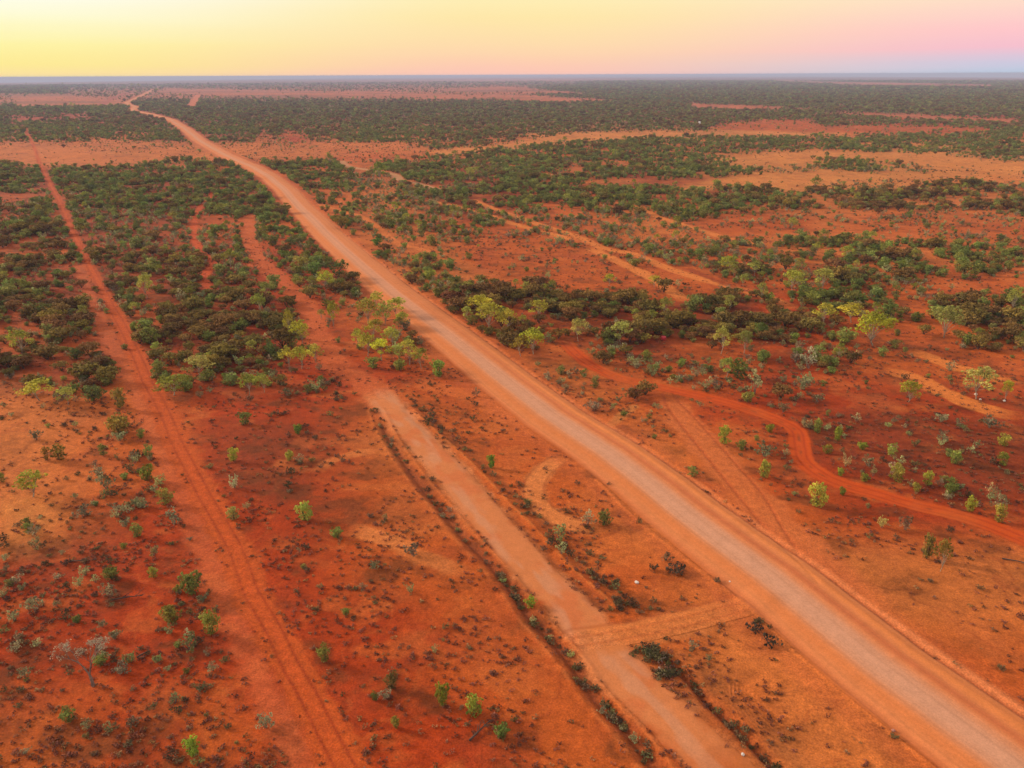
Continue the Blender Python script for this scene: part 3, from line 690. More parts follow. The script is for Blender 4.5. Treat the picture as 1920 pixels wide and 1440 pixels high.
# ------------------------------------------------------------------ plants one can pick out in the photograph (photo x, y of the foot, width, height or None)
Y1 = (1.25, 1.2, .9); YB = (1.5, 1.45, .8); DK = (.88, .95, .9); PL = (1.15, 1.15, 1.5); BR = (1.1, .75, .7); GN = (.8, 1.15, .9)
HAND = [
 ('gum',1636,647,64,66,YB,'broad bright green gum with forked white trunk, beside the two tracks at right'),
 ('gum',544,634,20,54,YB,'slender yellow green gum, northern end of the cluster beside the orange path'),
 ('gum',566,650,34,50,YB,'yellow green gum with several white stems in the cluster beside the orange path'),
 ('gum',543,694,26,46,Y1,'gum with thin white trunk at the foot of the cluster beside the orange path'),
 ('gum',566,692,32,44,Y1,'rounder gum touching its neighbour at the foot of the orange path cluster'),
 ('gum',592,680,24,36,Y1,'leaning gum at the right edge of the cluster beside the orange path'),
 ('gum',489,590,24,42,PL,'pale gum with white trunk at the edge of the brown scrub, left of the path'),
 ('gum',503,562,26,34,PL,'pale gum just behind the white trunked one left of the path'),
 ('gum',626,616,20,54,Y1,'tall thin gum standing alone right of the orange path'),
 ('gum',690,606,40,50,Y1,'green gum topping the clump left of the gravel road'),
 ('gum',703,640,38,44,Y1,'dense green gum in the middle of the clump left of the gravel road'),
 ('gum',672,652,22,36,Y1,'small gum at the left edge of the clump left of the gravel road'),
 ('gum',716,676,36,44,YB,'bright gum near the foot of the clump left of the gravel road'),
 ('gum',743,592,38,34,Y1,'flat topped gum closest to the left shoulder of the gravel road'),
 ('gum',768,684,36,50,Y1,'dark stemmed gum at the right of the clump left of the gravel road'),
 ('gum',748,678,24,34,PL,'pale small gum low in the clump left of the gravel road'),
 ('gum',722,610,34,42,DK,'darker green gum behind the flat topped one in the roadside clump'),
 ('gum',706,580,30,34,Y1,'rearmost gum of the clump left of the gravel road'),
 ('gum',690,668,34,44,YB,'bright yellow green gum, lower left in the clump left of the road'),
 ('gum',735,650,32,40,Y1,'middle gum on the road side of the clump left of the road'),
 ('gum',790,692,28,42,DK,'dusky gum second from the end of the clump left of the road'),
 ('green',750,694,26,24,DK,'low dark shrub filling the foot of the gum clump left of the road'),
 ('green',700,690,26,22,DK,'low dark shrub under the left part of the gum clump'),
 ('green',590,520,34,30,GN,'rounded green shrub in the row between orange path and gravel road'),
 ('green',568,505,30,28,Y1,'olive shrub at the top of the row between orange path and road'),
 ('gum',612,545,34,40,Y1,'leafy gum ending the row between orange path and road'),
 ('green',822,706,26,34,GN,'dark green shrub at the end of the clump beside the road shoulder'),
 ('green',636,520,34,30,DK,'dark rounded shrub left of the gravel road above the gum clump'),
 ('gum',918,618,46,54,YB,'biggest bright gum in the clump right of the gravel road'),
 ('gum',900,596,40,44,YB,'bright gum at the back left of the clump right of the gravel road'),
 ('gum',952,622,34,44,YB,'bright gum in the middle of the clump right of the gravel road'),
 ('gum',1010,600,34,40,Y1,'gum at the back right of the clump right of the gravel road'),
 ('gum',1000,664,38,52,Y1,'front gum of the clump right of the gravel road, with white trunk'),
 ('gum',976,668,36,40,BR,'brownish gum next to the front gum right of the gravel road'),
 ('mulga',940,612,40,24,BR,'brown mulga tucked under the gums right of the gravel road'),
 ('mulga',850,575,46,30,BR,'brown mulga nearest the right shoulder of the gravel road'),
 ('gum',876,602,18,30,PL,'small pale gum between the road shoulder and the bright gums'),
 ('gum',327,742,56,42,Y1,'spreading yellow green gum at the lower edge of the brown scrub'),
 ('gum',375,708,44,44,PL,'pale gum standing against the dark mulga right of the red track'),
 ('gum',468,742,36,44,DK,'round headed gum at the lower edge of the scrub'),
 ('gum',496,736,26,36,DK,'second round headed gum at the lower edge of the scrub'),
 ('gum',74,752,58,42,Y1,'yellow green gum at lower edge of the scrub, left of the track'),
 ('gum',128,760,30,36,PL,'small dark stemmed gum at lower edge of the scrub, left of the track'),
 ('green',226,766,26,40,BR,'brownish upright shrub close to the red track junction'),
 ('green',186,744,18,16,DK,'round grey green bush just left of the track junction'),
 ('gum',1163,646,36,46,PL,'pale gum standing in front of the dark mulga belt'),
 ('gum',1084,640,30,44,PL,'pale yellow gum at the left end of the dark mulga belt'),
 ('gum',1545,608,42,42,Y1,'light gum at the right end of the dark mulga belt'),
 ('gum',1596,604,48,36,YB,'bright green gum between mulga belt and right edge scrub'),
 ('gum',1543,545,36,46,PL,'tall pale gum with white trunk above the mulga belt at right'),
 ('gum',1485,548,36,44,Y1,'green gum left of the tall pale one above the mulga belt'),
 ('gum',1770,632,52,64,PL,'large pale green gum with white trunk beside dark mulga at right'),
 ('gum',1365,512,34,34,Y1,'round green gum beside the twin wheel tracks'),
 ('gum',1415,518,28,30,PL,'pale gum just right of the round one beside the twin tracks'),
 ('gum',1142,536,22,24,YB,'small umbrella shaped green gum on the orange clearing'),
 ('gum',1227,540,24,24,YB,'green umbrella gum at the right of the orange clearing'),
 ('gum',1352,664,34,54,PL,'pale grey green gum below the mulga belt'),
 ('gum',1395,662,28,46,PL,'slightly smaller pale gum below the mulga belt'),
 ('gum',1362,708,30,40,PL,'thin stemmed grey gum on bare red soil below the belt'),
 ('salt',1515,690,34,36,PL,'large pale grey shrub on red soil below the belt'),
 ('salt',1415,738,34,42,None,'grey green shrub with dark shadow above the red road'),
 ('gum',1703,754,36,42,Y1,'small thin gum alone on orange soil above the right hand track'),
 ('gum',1830,748,56,62,PL,'sparse open crowned gum with white stones at its foot'),
 ('gum',1884,750,20,40,YB,'narrow yellow green gum by a single white stone at right'),
 ('gum',713,340,24,34,GN,'tall dark green tree with pale trunk standing above its neighbours'),
 ('green',707,460,22,16,GN,'round dark green shrub at the roadside clearing, right of the gravel road'),
 ('green',806,524,26,22,Y1,'round yellow green shrub beside the brown bushes, right of the gravel road'),
 ('green',921,876,18,26,(1.0,1.6,.8),'lone bright green oval shrub between strip and gravel road'),
 ('green',573,974,34,34,(1.5,1.5,1),'lone round green shrub right of the red track with wide shadow'),
 ('green',362,1416,32,34,(1.5,1.8,.8),'bright green ball shaped shrub at the bottom edge'),
 ('green',277,900,32,36,Y1,'large olive green shrub left of the red track'),
 ('green',265,822,16,18,Y1,'small round shrub above the large olive one left of the track'),
 ('green',280,858,18,26,DK,'dark upright shrub touching the large olive one'),
 ('green',312,944,32,28,Y1,'olive mushroom shaped shrub close to the red track'),
 ('gum',63,932,52,54,Y1,'sparse small tree with dark crooked stem at the left edge'),
 ('salt',186,894,20,26,DK,'small dark upright shrub left of the sparse tree clearing'),
 ('green',5,905,14,20,DK,'dark shrub cut by the left edge of the picture'),
 ('green',112,862,32,30,BR,'brown dense bush in a row left of the red track'),
 ('green',88,864,14,28,BR,'narrow brown bush beside the brown dense one'),
 ('green',225,814,44,42,BR,'wide rusty brown bush left of the red track'),
 ('salt',69,826,20,24,None,'grey bush on pale soil at the far left'),
 ('green',194,854,18,22,DK,'dark green bush between the brown row and the track'),
 ('green',438,864,22,26,YB,'yellow green round shrub just right of the red track'),
 ('green',543,864,18,22,Y1,'dark yellow round shrub on deep red soil'),
 ('salt',441,914,18,24,PL,'pale grey shrub below the yellow green round one'),
 ('green',559,814,18,22,GN,'small bright shrub on red soil, upper middle left'),
 ('green',437,972,28,24,PL,'double grey green shrub beside the red track'),
 ('green',608,1238,28,32,Y1,'green shrub on the dark patch right of the red track'),
 ('green',830,1322,30,46,YB,'yellow green shrub above the fallen branch'),
 ('green',888,1342,36,40,Y1,'round pale green shrub touching the fallen branch'),
 ('green',942,1382,30,30,DK,'dark shrub over the fallen branch'),
 ('green',360,1112,46,46,None,'biggest green shrub in the row left of the red track'),
 ('green',398,1188,36,46,Y1,'green shrub in the row left of the red track, below the biggest'),
 ('green',322,1168,38,38,Y1,'wide olive shrub in the row left of the red track'),
 ('salt',358,1208,18,30,PL,'pale upright bush with light tip left of the red track'),
 ('salt',327,982,30,34,PL,'pale grey shrub in the row left of the red track'),
 ('green',258,1005,24,26,None,'green shrub left of the pale grey one in the row'),
 ('green',288,1082,20,22,Y1,'small yellow green ball bush above the fallen dead branches'),
 ('green',1532,950,38,46,(1.5,1.5,.8),'cluster of deep green lobes in the bend of the red road'),
 ('green',1579,928,14,18,GN,'small dark green shrub at the edge of the red road'),
 ('green',1433,896,24,36,YB,'yellow green shrub between the wheel ruts and the red road'),
 ('green',1357,832,26,34,YB,'yellow green shrub beside the ruts below the red road'),
 ('green',1390,844,18,22,Y1,'small yellow shrub right of the ruts'),
 ('green',1737,1048,24,52,BR,'tall brownish shrub on pale soil below the red road'),
 ('gum',1763,1072,30,66,BR,'thin brown leaved sapling with bare stem below the red road'),
 ('salt',1697,994,26,30,BR,'grey brown bush just below the red road'),
 ('salt',1653,990,20,24,Y1,'olive bush just below the red road'),
 ('green',995,1136,24,20,(1.5,1.7,.9),'light green bush in the ditch beside the gravel strip'),
 ('low',1250,1052,22,16,DK,'dark bush between gravel strip and road, upper of two'),
 ('low',1268,1072,36,18,DK,'widest dark bush between gravel strip and road'),
 ('green',734,1290,30,30,(.9,.6,.7),'dead grey purple bush on deep red soil'),
 ('green',128,1352,30,28,DK,'dark bush near the lower left corner'),
 ('green',742,1365,18,24,Y1,'small round green bush right of the red track bottom'),
 ('low',1415,1182,30,17,(.72,.74,.85),'upper of two black burnt bushes beside the gravel road verge'),
 ('low',1446,1210,36,20,(.72,.74,.85),'lower, wider black burnt bush beside the gravel road verge'),
 ('low',212,928,26,12,DK,'flat dark bush on pale orange soil at left'),
]
for q in [(1585,875,17,22),(1550,850,19,17),(1617,843,19,18),(1670,856,22,26),(1680,903,30,36),(1738,910,22,30),(1717,922,17,22),(1778,930,22,26),(1790,870,24,28),(1818,960,22,34),(1860,933,26,30),(1872,980,22,36),(1880,872,24,24),(1880,836,22,24),(1532,812,17,30),(1570,826,17,28),(1443,810,18,20),(1620,903,17,18),(1575,892,14,18),(1637,893,12,20)]:
    HAND.append(('green' if random.random() < .7 else 'salt', q[0], q[1], q[2], q[3], YB if random.random() < .5 else Y1, None))

ROADKEYS = [('main', 7.6), ('track_left', 1.4), ('strip', 2.7), ('red_road', 2.2), ('cross', 1.9), ('apron', 3.4), ('ditch', 1.3), ('track_left_b', 1.2), ('path_strip', 2.5), ('rut_a', 1.5), ('track_r', 1.7), ('track_u', 1.7), ('track_v', 2.0),
            ('track_w', 1.8), ('track_x', 1.5), ('track_y', 1.9), ('track_z', 2.1), ('track_q', 1.9), ('creek', 2.6), ('mid_path', .9), ('far_path', 7), ('far_path2', 5)]
def where(x, y, X, Y, _c={}):
    dm, sm_, _ = sdist(np.array([X]), np.array([Y]), 'main', 4000); right = -sm_[0] > 0
    dt, st, _ = sdist(np.array([X]), np.array([Y]), 'track_left', 4000); rt = -st[0] > 0
    dg, sg, _ = sdist(np.array([X]), np.array([Y]), 'strip', 4000); rg = -sg[0] > 0
    if right: return 'right of the gravel road'
    if not rt: return 'left of the red track'
    if y > 730: return 'between strip and gravel road' if rg else 'between red track and strip'
    return 'between track and gravel road'
TONES = {'gum': 'yellow green gum', 'mulga': 'brown mulga', 'green': 'green shrub', 'salt': 'grey green shrub', 'low': 'dark bush'}
used_labels = set()
PENDING = []
COLW = ['at left edge', 'far left', 'left', 'left of middle', 'just left of middle', 'just right of middle', 'right of middle', 'right', 'far right', 'at right edge']
ROWS_ = ((190, 'at the horizon'), (225, 'very far back'), (260, 'far back'), (300, 'fairly far back'), (350, 'high up'), (410, 'in upper third'), (480, 'above mid height'), (560, 'over mid height'), (650, 'above centre'), (740, 'at mid height'), (840, 'below centre'), (950, 'well below centre'), (1080, 'in lower third'), (1230, 'low down'), (2000, 'at the bottom'))
ORD = 'first second third fourth fifth sixth seventh eighth ninth tenth eleventh twelfth thirteenth fourteenth fifteenth sixteenth seventeenth eighteenth nineteenth twentieth'.split()
ORD += ['twenty-' + o for o in ORD[:9]] + ['thirtieth'] + ['thirty-' + o for o in ORD[:9]] + ['fortieth'] + ['forty-' + o for o in ORD[:9]]
def auto_label(o, kd, x, y, X, Y, wpx):
    sz = 'big' if wpx > 36 else 'small' if wpx < 17 else 'mid-sized'
    col = COLW[int(min(9, max(0, x // 192)))]; row = next(t for v, t in ROWS_ if y < v)
    PENDING.append(((sz, TONES[kd], where(x, y, X, Y), row, col), x, o))
def flush_labels():
    d = {}
    for key, x, o in PENDING: d.setdefault(key, []).append((x, o.name, o))
    for (sz, tone, wh, row, col), v in d.items():
        v.sort(key=lambda t: t[:2])
        for i, (_, _, o) in enumerate(v):
            if len(v) == 1: t = f'{sz} {tone} {wh}, {row}, {col}'
            else:
                t = f'{ORD[min(i, len(ORD) - 1)]} {tone} from left, {sz}, {wh}, {row}, {col}'
                if len(t.split()) > 16: t = f'{ORD[min(i, len(ORD) - 1)]} {sz} {tone}, {wh}, {row}, {col}'
                if len(t.split()) > 16: t = t.replace('mid-sized ', '')
                if len(t.split()) > 16: t = t.replace(' gravel ', ' ')
                if len(t.split()) > 16: t = t.replace(' the ', ' ').replace('left of middle', 'inner left').replace('right of middle', 'inner right').replace('grey green', 'grey').replace('yellow green', 'yellow')
            for a_, b_ in (('between track and gravel road', 'between track and road'), ('mid-sized, ', ''), ('inner', 'mid'), ('right of the gravel road', 'right of road'), ('between red track and strip', 'by the strip')):
                if len(t.split()) > 16: t = t.replace(a_, b_)
            o['label'] = t
hx, hy, hr = [], [], []
for it in HAND:
    kd, x, y, wpx, hpx, tint, lab = it
    X, Y = P(float(x), float(y)); X = float(X); Y = float(Y)
    dep = float(Q(np.array(X), np.array(Y))[2]); D = KINDS[kd]
    sx = wpx * dep / F / D['w'] * (1.12 if kd == 'gum' else .95)
    dist = math.hypot(X, Y); cosd = dist / math.hypot(dist, H)
    sz = sx if not hpx else max(.45 * sx, (hpx - wpx * (1 - cosd) * .5) * dep / F / cosd / D['h'])
    o_ = place(kd, random.randrange(NVAR), X, Y, float(ground_z(X, Y)[0]), sx, sz, random.uniform(0, 6.28), lab, tint=tint)
    if not lab: auto_label(o_, kd, x, y, X, Y, wpx)
    hx.append(X); hy.append(Y); hr.append(wpx * dep / F * .5)
dX, dY = P(175., 1286.); hx += [float(dX), float(dX)]; hy += [float(dY), float(dY) - 3]; hr += [3.2, 3.0]
hx = np.array(hx); hy = np.array(hy); hr = np.array(hr)

# ------------------------------------------------------------------ scattered plants
DENS = {  # per square metre: gum, mulga, green, salt, low
 '.': (0, 0, .0002, .0004, .006), ',': (.0002, .0003, .0020, .010, .055), ';': (.0003, .0010, .0060, .050, .100),
 'o': (.0030, .0120, .040, .100, .030), 's': (.0010, .0060, .030, .160, .030), 'g': (.0018, .0160, .120, .070, .012),
 'G': (.0050, .0100, .165, .020, .005), 'm': (.0030, .060, .035, .085, .020), 'M': (.0035, .120, .040, .035, .006), 'd': (.0008, .034, .060, .060, .004), 'f': (.0002, .0030, .0042, .0050, 0)}
DARR = np.array([DENS[c] for c in '.,;osgGmMdf'])
KL = ['gum', 'mulga', 'green', 'salt', 'low']
pts = {k: [] for k in KL}
edges = [40, 70, 110, 170, 260, 400, 620, 950, 1400, 2100, 3200, 5000, 8000]
AZ = math.radians(41)
for r0, r1 in zip(edges[:-1], edges[1:]):
    rm_ = (r0 + r1) / 2
    thin = min(1, (480 / rm_)) ** 1.1
    grow = 1.0 + .0 * rm_ if rm_ < 900 else 1 + (rm_ - 900) / 2600
    area = AZ * (r1 ** 2 - r0 ** 2)
    dmax = .22
    n = int(area * dmax * thin)
    rr2 = np.sqrt(rng.uniform(r0 ** 2, r1 ** 2, n)); aa = rng.uniform(-AZ, AZ, n)
    X = rr2 * np.sin(aa); Y = rr2 * np.cos(aa)
    cv = cover(X, Y)
    pr = DARR[cv] / dmax
    clump = fbm(X / 11, Y / 11, 61, 3); pr = pr * np.where(cv >= 4, np.clip((clump - .33) * 6.0, .10, 1.7), np.clip((clump - .28) * 3.6, .08, 2.0))[:, None]
    cs = np.cumsum(pr, 1); u = rng.random(n); kidx = (u[:, None] > cs).sum(1)
    ok = kidx < 5
    if r0 > 620: ok &= kidx != 4
    for key, hw in ROADKEYS:
        hw2 = hw + (rm_ > 500) * hw * .3
        ok &= sdist(X, Y, key, hw2 + 1)[0] > hw2 + .2
    X = X[ok]; Y = Y[ok]; kidx = kidx[ok]
    for i, k in enumerate(KL):
        s = kidx == i; x = X[s]; y = Y[s]; sc = np.clip(rng.lognormal(-.33, .38, len(x)), .35, 1.7) * grow
        if k == 'gum': sc *= .76
        pts[k].append(np.stack([x, y, sc], 1))
# bushes crowding the ditches and road edges
for key, off, num, kk, lo, hi in (('ditch', .75, 105, 'low', .3, 1.15), ('ditch', .9, 22, 'salt', .3, .6), ('berm', 1.6, 70, 'low', .6, 1.2), ('ditch_r', .9, 34, 'low', .4, 1.1), ('verge_l', .8, 7, 'low', .5, .9)):
    pl = LW[key]; seg = rng.integers(0, len(pl) - 1, num); t = rng.random(num)[:, None]
    p = pl[seg] * (1 - t) + pl[seg + 1] * t; dr = pl[seg + 1] - pl[seg]; nn = np.stack([dr[:, 1], -dr[:, 0]], 1) / (np.hypot(dr[:, 0], dr[:, 1])[:, None] + 1e-6)
    p = p + (-nn if key == 'berm' else nn * 0) * off * 1.0 + rng.normal(size=(num, 2)) * off * .5
    pts[kk].append(np.concatenate([p, rng.uniform(lo, hi, (num, 1))], 1))
# pile of dark growth in the hollow beside the crossing, and by the berm
for (cx_, cy_, wx_, n_) in ((1165, 1132, 34, 16), (1218, 1222, 40, 26), (1255, 1262, 20, 12), (1420, 1165, 16, 4)):
    X, Y = P(cx_ + rng.normal(size=n_) * wx_ * .4, cy_ + rng.normal(size=n_) * wx_ * .22)
    pts['low'].append(np.stack([X, Y, rng.uniform(.5, 1.15, n_)], 1))
REST = {}
for k in KL:
    a = np.concatenate(pts[k])
    keep = np.ones(len(a), bool)
    near = np.hypot(a[:, 0], a[:, 1]) < 420
    idx = np.nonzero(near)[0]
    dd = np.hypot(a[idx, 0][:, None] - hx[None], a[idx, 1][:, None] - hy[None]) < (hr[None] * .75 + .3)
    keep[idx[dd.any(1)]] = False
    a = a[keep]
    x, y, dep = Q(a[:, 0], a[:, 1]); vis = (x > 5) & (x < 1915) & (y < 1445) & (y > 140)
    if k in ('gum', 'mulga'):                     # open ground in front: tall plants are only the ones placed above
        front = (y > 755) & (rng.random(len(a)) < .88); a = a[~front]; x = x[~front]; y = y[~front]; dep = dep[~front]; vis = vis[~front]
    if k == 'green': a[:, 2] = np.where(y > 755, a[:, 2] * .72, a[:, 2])
    score = np.where(vis, a[:, 2] / dep, -1); order = np.argsort(-score); nsel = max(0, 300 - COUNT.get(k, 0))
    sel = order[:nsel]; z = ground_z(a[sel, 0], a[sel, 1])
    for i, zz in zip(sel, z):
        X, Y, sc = a[i]; wpx = sc * KINDS[k]['w'] * F / dep[i]
        o_ = place(k, random.randrange(NVAR), float(X), float(Y), float(zz), float(sc), float(sc * random.uniform(.8, 1.15)), random.uniform(0, 6.28), None)
        auto_label(o_, k, float(x[i]), float(y[i]), float(X), float(Y), wpx)
    REST[k] = a[order[nsel:]]
flush_labels()
# tussocks of dry grass: nobody could count them
tp = []
for r0, r1, dn in ((40, 110, 1.7), (110, 200, .8), (200, 330, .25)):
    n = int(AZ * (r1 ** 2 - r0 ** 2) * dn); rr2 = np.sqrt(rng.uniform(r0 ** 2, r1 ** 2, n)); aa = rng.uniform(-AZ, AZ, n)
    X = rr2 * np.sin(aa); Y = rr2 * np.cos(aa); cv = cover(X, Y); pk = np.array([.12, .75, 1, 1, 1, .8, .5, 1, .6, .5, .2])[cv] * np.clip((fbm(X / 5, Y / 5, 71, 3) - .3) * 3, .05, 1.4)
    ok = rng.random(n) < pk
    for key, hw in ROADKEYS[:8]: ok &= sdist(X, Y, key, hw + 1)[0] > hw * .9
    tp.append(np.stack([X[ok], Y[ok], rng.uniform(.6, 1.7, ok.sum())], 1))
REST['tuft'] = np.concatenate(tp)

def instancer(name, arr, sources, label, cat):
    """one mesh of feet points; geometry nodes set a plant on each"""
    z = ground_z(arr[:, 0], arr[:, 1])
    me = bpy.data.meshes.new(name); me.vertices.add(len(arr))
    me.vertices.foreach_set('co', np.stack([arr[:, 0], arr[:, 1], z], 1).astype(np.float32).ravel())
    a = me.attributes.new('turn', 'FLOAT', 'POINT'); a.data.foreach_set('value', rng.uniform(0, 6.28, len(arr)).astype(np.float32))
    a = me.attributes.new('size', 'FLOAT_VECTOR', 'POINT'); s = arr[:, 2].astype(np.float32); a.data.foreach_set('vector', np.stack([s, s, s * rng.uniform(.75, 1.15, len(s))], 1).astype(np.float32).ravel())
    a = me.attributes.new('pick', 'INT', 'POINT'); a.data.foreach_set('value', rng.integers(0, len(sources), len(arr)).astype(np.int32))
    o = link(name, me)
    g = bpy.data.node_groups.new(name, 'GeometryNodeTree'); g.interface.new_socket('Geometry', in_out='INPUT', socket_type='NodeSocketGeometry'); g.interface.new_socket('Geometry', in_out='OUTPUT', socket_type='NodeSocketGeometry')
    n = g.nodes; l = g.links; gi = n.new('NodeGroupInput'); go_ = n.new('NodeGroupOutput')
    js = n.new('GeometryNodeJoinGeometry')
    for src in sources:
        jj = n.new('GeometryNodeJoinGeometry')
        for ob in src:
            oi = n.new('GeometryNodeObjectInfo'); oi.transform_space = 'ORIGINAL'; oi.inputs['Object'].default_value = ob; l.new(oi.outputs['Geometry'], jj.inputs[0])
        ti = n.new('GeometryNodeGeometryToInstance'); l.new(jj.outputs[0], ti.inputs[0]); l.new(ti.outputs[0], js.inputs[0])
    ip = n.new('GeometryNodeInstanceOnPoints'); l.new(gi.outputs[0], ip.inputs['Points']); l.new(js.outputs[0], ip.inputs['Instance']); ip.inputs['Pick Instance'].default_value = True
    def na(nm, ty):
        q = n.new('GeometryNodeInputNamedAttribute'); q.data_type = ty; q.inputs['Name'].default_value = nm; return q.outputs['Attribute']
    l.new(na('pick', 'INT'), ip.inputs['Instance Index']); l.new(na('size', 'FLOAT_VECTOR'), ip.inputs['Scale'])
    cx = n.new('ShaderNodeCombineXYZ'); l.new(na('turn', 'FLOAT'), cx.inputs[2]); er = n.new('FunctionNodeEulerToRotation'); l.new(cx.outputs[0], er.inputs[0]); l.new(er.outputs[0], ip.inputs['Rotation'])
    l.new(ip.outputs[0], go_.inputs[0])
    md = o.modifiers.new('scatter', 'NODES'); md.node_group = g
    return tag(o, label, cat, kind='stuff')
STUFF = {'gum': ('gum_woodland', 'open gum woodland fading into the distance', 'woodland'), 'mulga': ('mulga_scrub', 'brown mulga scrub spreading back to the horizon', 'scrub'),
         'green': ('green_scrub', 'green shrubby scrub spreading back to the horizon', 'scrub'), 'salt': ('grey_scrub', 'grey green scrub between the taller plants', 'scrub'),
         'low': ('ground_cover', 'tiny dark bushes dotted over the red soil', 'ground cover')}
for k in KL:
    nm, lb, ct = STUFF[k]; print(k, len(REST[k]))
    instancer(nm, REST[k], [FIRST[k, v] for v in range(NVAR)], lb, ct)

def tuft_field():
    arr = REST['tuft']; z = ground_z(arr[:, 0], arr[:, 1]); print('tuft', len(arr))
    var = [proto_tuft(i)[1] for i in range(6)]; Vs = []; Cs = []
    for j, (V, Fq, C) in enumerate(var):
        s = np.nonzero(np.arange(len(arr)) % 6 == j)[0]; a = rng.uniform(0, 6.28, len(s)); ca = np.cos(a)[:, None]; sa = np.sin(a)[:, None]; sc = arr[s, 2][:, None]
        x = (V[None, :, 0] * ca - V[None, :, 1] * sa) * sc + arr[s, 0][:, None]; y = (V[None, :, 0] * sa + V[None, :, 1] * ca) * sc + arr[s, 1][:, None]; zz = V[None, :, 2] * sc + z[s][:, None]
        Vs.append(np.stack([x, y, zz], -1).reshape(-1, 3)); t = rng.uniform(.8, 1.9, len(s)); ol = (rng.random(len(s)) < .45)[:, None] * rng.random((len(s), 1)); tc = t[:, None] * (1 + ol * np.array([[.25, 1.1, .5]])); Cs.append((C[None] * tc[:, None, :]).reshape(-1, 3))
    V = np.concatenate(Vs); C = np.concatenate(Cs)
    o = link('dry_grass', mk_mesh('dry_grass', V, np.arange(len(V)).reshape(-1, 4), M['tuft'], C))
    tag(o, 'tussocks of dry dark grass dotted over the red soil', 'grass', kind='stuff')
tuft_field()

# ------------------------------------------------------------------ dead wood, stones and small things
def dead_tree():
    X, Y = P(175., 1286.); z = float(ground_z(X, Y)[0]); o = link('dead_tree', None, loc=(float(X), float(Y), z))
    V = []; Fc = []; tips = []
    limb(V, Fc, (0, 0, -.3), (-.1, 0, 1.5), .19, .13, .03, 3, 7)
    def grow(p, d, l_, r, lev):
        q = p + d * l_; limb(V, Fc, p, q, r, r * .55, .08, 2, 5 if lev < 3 else 4)
        if lev >= 4: tips.append(q); return
        for k in range(3 if lev < 3 else 3):
            a = random.uniform(0, 6.28); s = random.uniform(.35, .75); n_ = d + np.array([math.cos(a) * s, math.sin(a) * s, .12]); grow(q, n_ / np.linalg.norm(n_), l_ * random.uniform(.6, .82), r * .5, lev + 1)
    grow(np.array([-.1, 0, 1.5]), np.array([-.55, .1, .85]) / 1.02, 1.65, .10, 1)
    grow(np.array([-.1, 0, 1.5]), np.array([.35, -.1, .95]) / 1.02, 1.65, .10, 1)
    grow(np.array([-.1, 0, 1.4]), np.array([.0, .45, .9]), 1.4, .08, 1)
    link('trunk', mk_mesh('trunk', V, Fc, M['bark_grey'], smooth=True), o)
    lv = leaves([(t, (.3, .3, .25), random.uniform(.7, 1.3)) for t in tips], 24, .05, shell=.1)
    link('twigs', mk_mesh('twigs', lv[0], lv[1], leaf_mat('dead_twigs', (.42, .37, .29), .1, .01), lv[2]), o)
    tag(o, 'grey leafless dead tree with rounded twiggy crown standing at lower left', 'dead tree')
dead_tree()
def fallen(x, y, wpx, ang, label, arms=4):
    X, Y = P(float(x), float(y)); dep = float(Q(X, Y)[2]); l_ = wpx * dep / F; z = float(ground_z(X, Y)[0])
    V = []; Fc = []
    limb(V, Fc, (-l_ / 2, 0, .12), (l_ / 2, 0, .22), .11, .04, .06, 4, 6)
    for k in range(arms):
        t = random.uniform(-.2, .5); a = random.choice((-1, 1)) * random.uniform(.4, 1.0); p = np.array([l_ * t, 0, .18]); q = p + np.array([math.cos(a), math.sin(a), random.uniform(.1, .6)]) * l_ * random.uniform(.2, .4)
        limb(V, Fc, p, q, .05, .015, .12, 3, 4)
        for j in range(2):
            c = p + (q - p) * random.uniform(.4, .9); limb(V, Fc, c, c + np.array([random.uniform(-.4, .4), random.uniform(-.4, .4), random.uniform(.05, .4)]) * l_ * .35, .022, .008, .1, 2, 4)
    o = link('fallen_branch', mk_mesh('fallen_branch', V, Fc, M['bark_grey' if 'pale' in label else 'bark_dark'], smooth=True), loc=(float(X), float(Y), z)); o.rotation_euler = (0, 0, ang)
    tag(o, label, 'branch', 'fallen dead branches')
fallen(238, 1122, 56, .2, 'dark fallen branches spread like a fan on red soil at left', 6)
fallen(900, 1372, 60, .9, 'dark fallen branch under the shrubs near the bottom edge', 5)
fallen(1222, 1230, 42, -.8, 'pale dead branches lying in the hollow beside the sandy crossing', 5)
fallen(1243, 1262, 30, -1.2, 'small pale dead branch lower in the hollow', 4)
fallen(155, 1052, 50, .05, 'dark fallen branch half hidden in low bushes at left', 4)
fallen(1905, 1056, 46, -.5, 'dark fallen log at the right edge below the red road', 2)
fallen(736, 602, 22, .0, 'dark log beside the gums left of the gravel road', 1)
fallen(270, 1228, 26, .7, 'short dark fallen stick right of the dead tree', 1)

def stone_mesh(name, r, mat, seed=0, squash=.7):
    import bmesh
    bm = bmesh.new(); bmesh.ops.create_icosphere(bm, subdivisions=3, radius=r)
    rs = random.Random(seed); fr = [(Vector((rs.uniform(-1, 1), rs.uniform(-1, 1), rs.uniform(-1, 1))).normalized(), rs.uniform(.6, .95)) for _ in range(14)]
    for v in bm.verts:
        d = v.co.normalized(); k = 1.0
        for nn, h_ in fr:
            c = d.dot(nn)
            if c > .01: k = min(k, h_ / c if c > h_ else 1.0)
        v.co = d * r * k; v.co.z *= squash
    me = bpy.data.meshes.new(name); bm.to_mesh(me); bm.free(); me.materials.append(mat); return me
def stone_mat(name, col):
    mt = bark_mat(name, col); mt.node_tree.nodes['Noise Texture'].inputs['Scale'].default_value = 6; return mt
M_WHITE = stone_mat('pale_stone', (.78, .70, .62)); M_DARK = stone_mat('dark_stone', (.060, .048, .046))
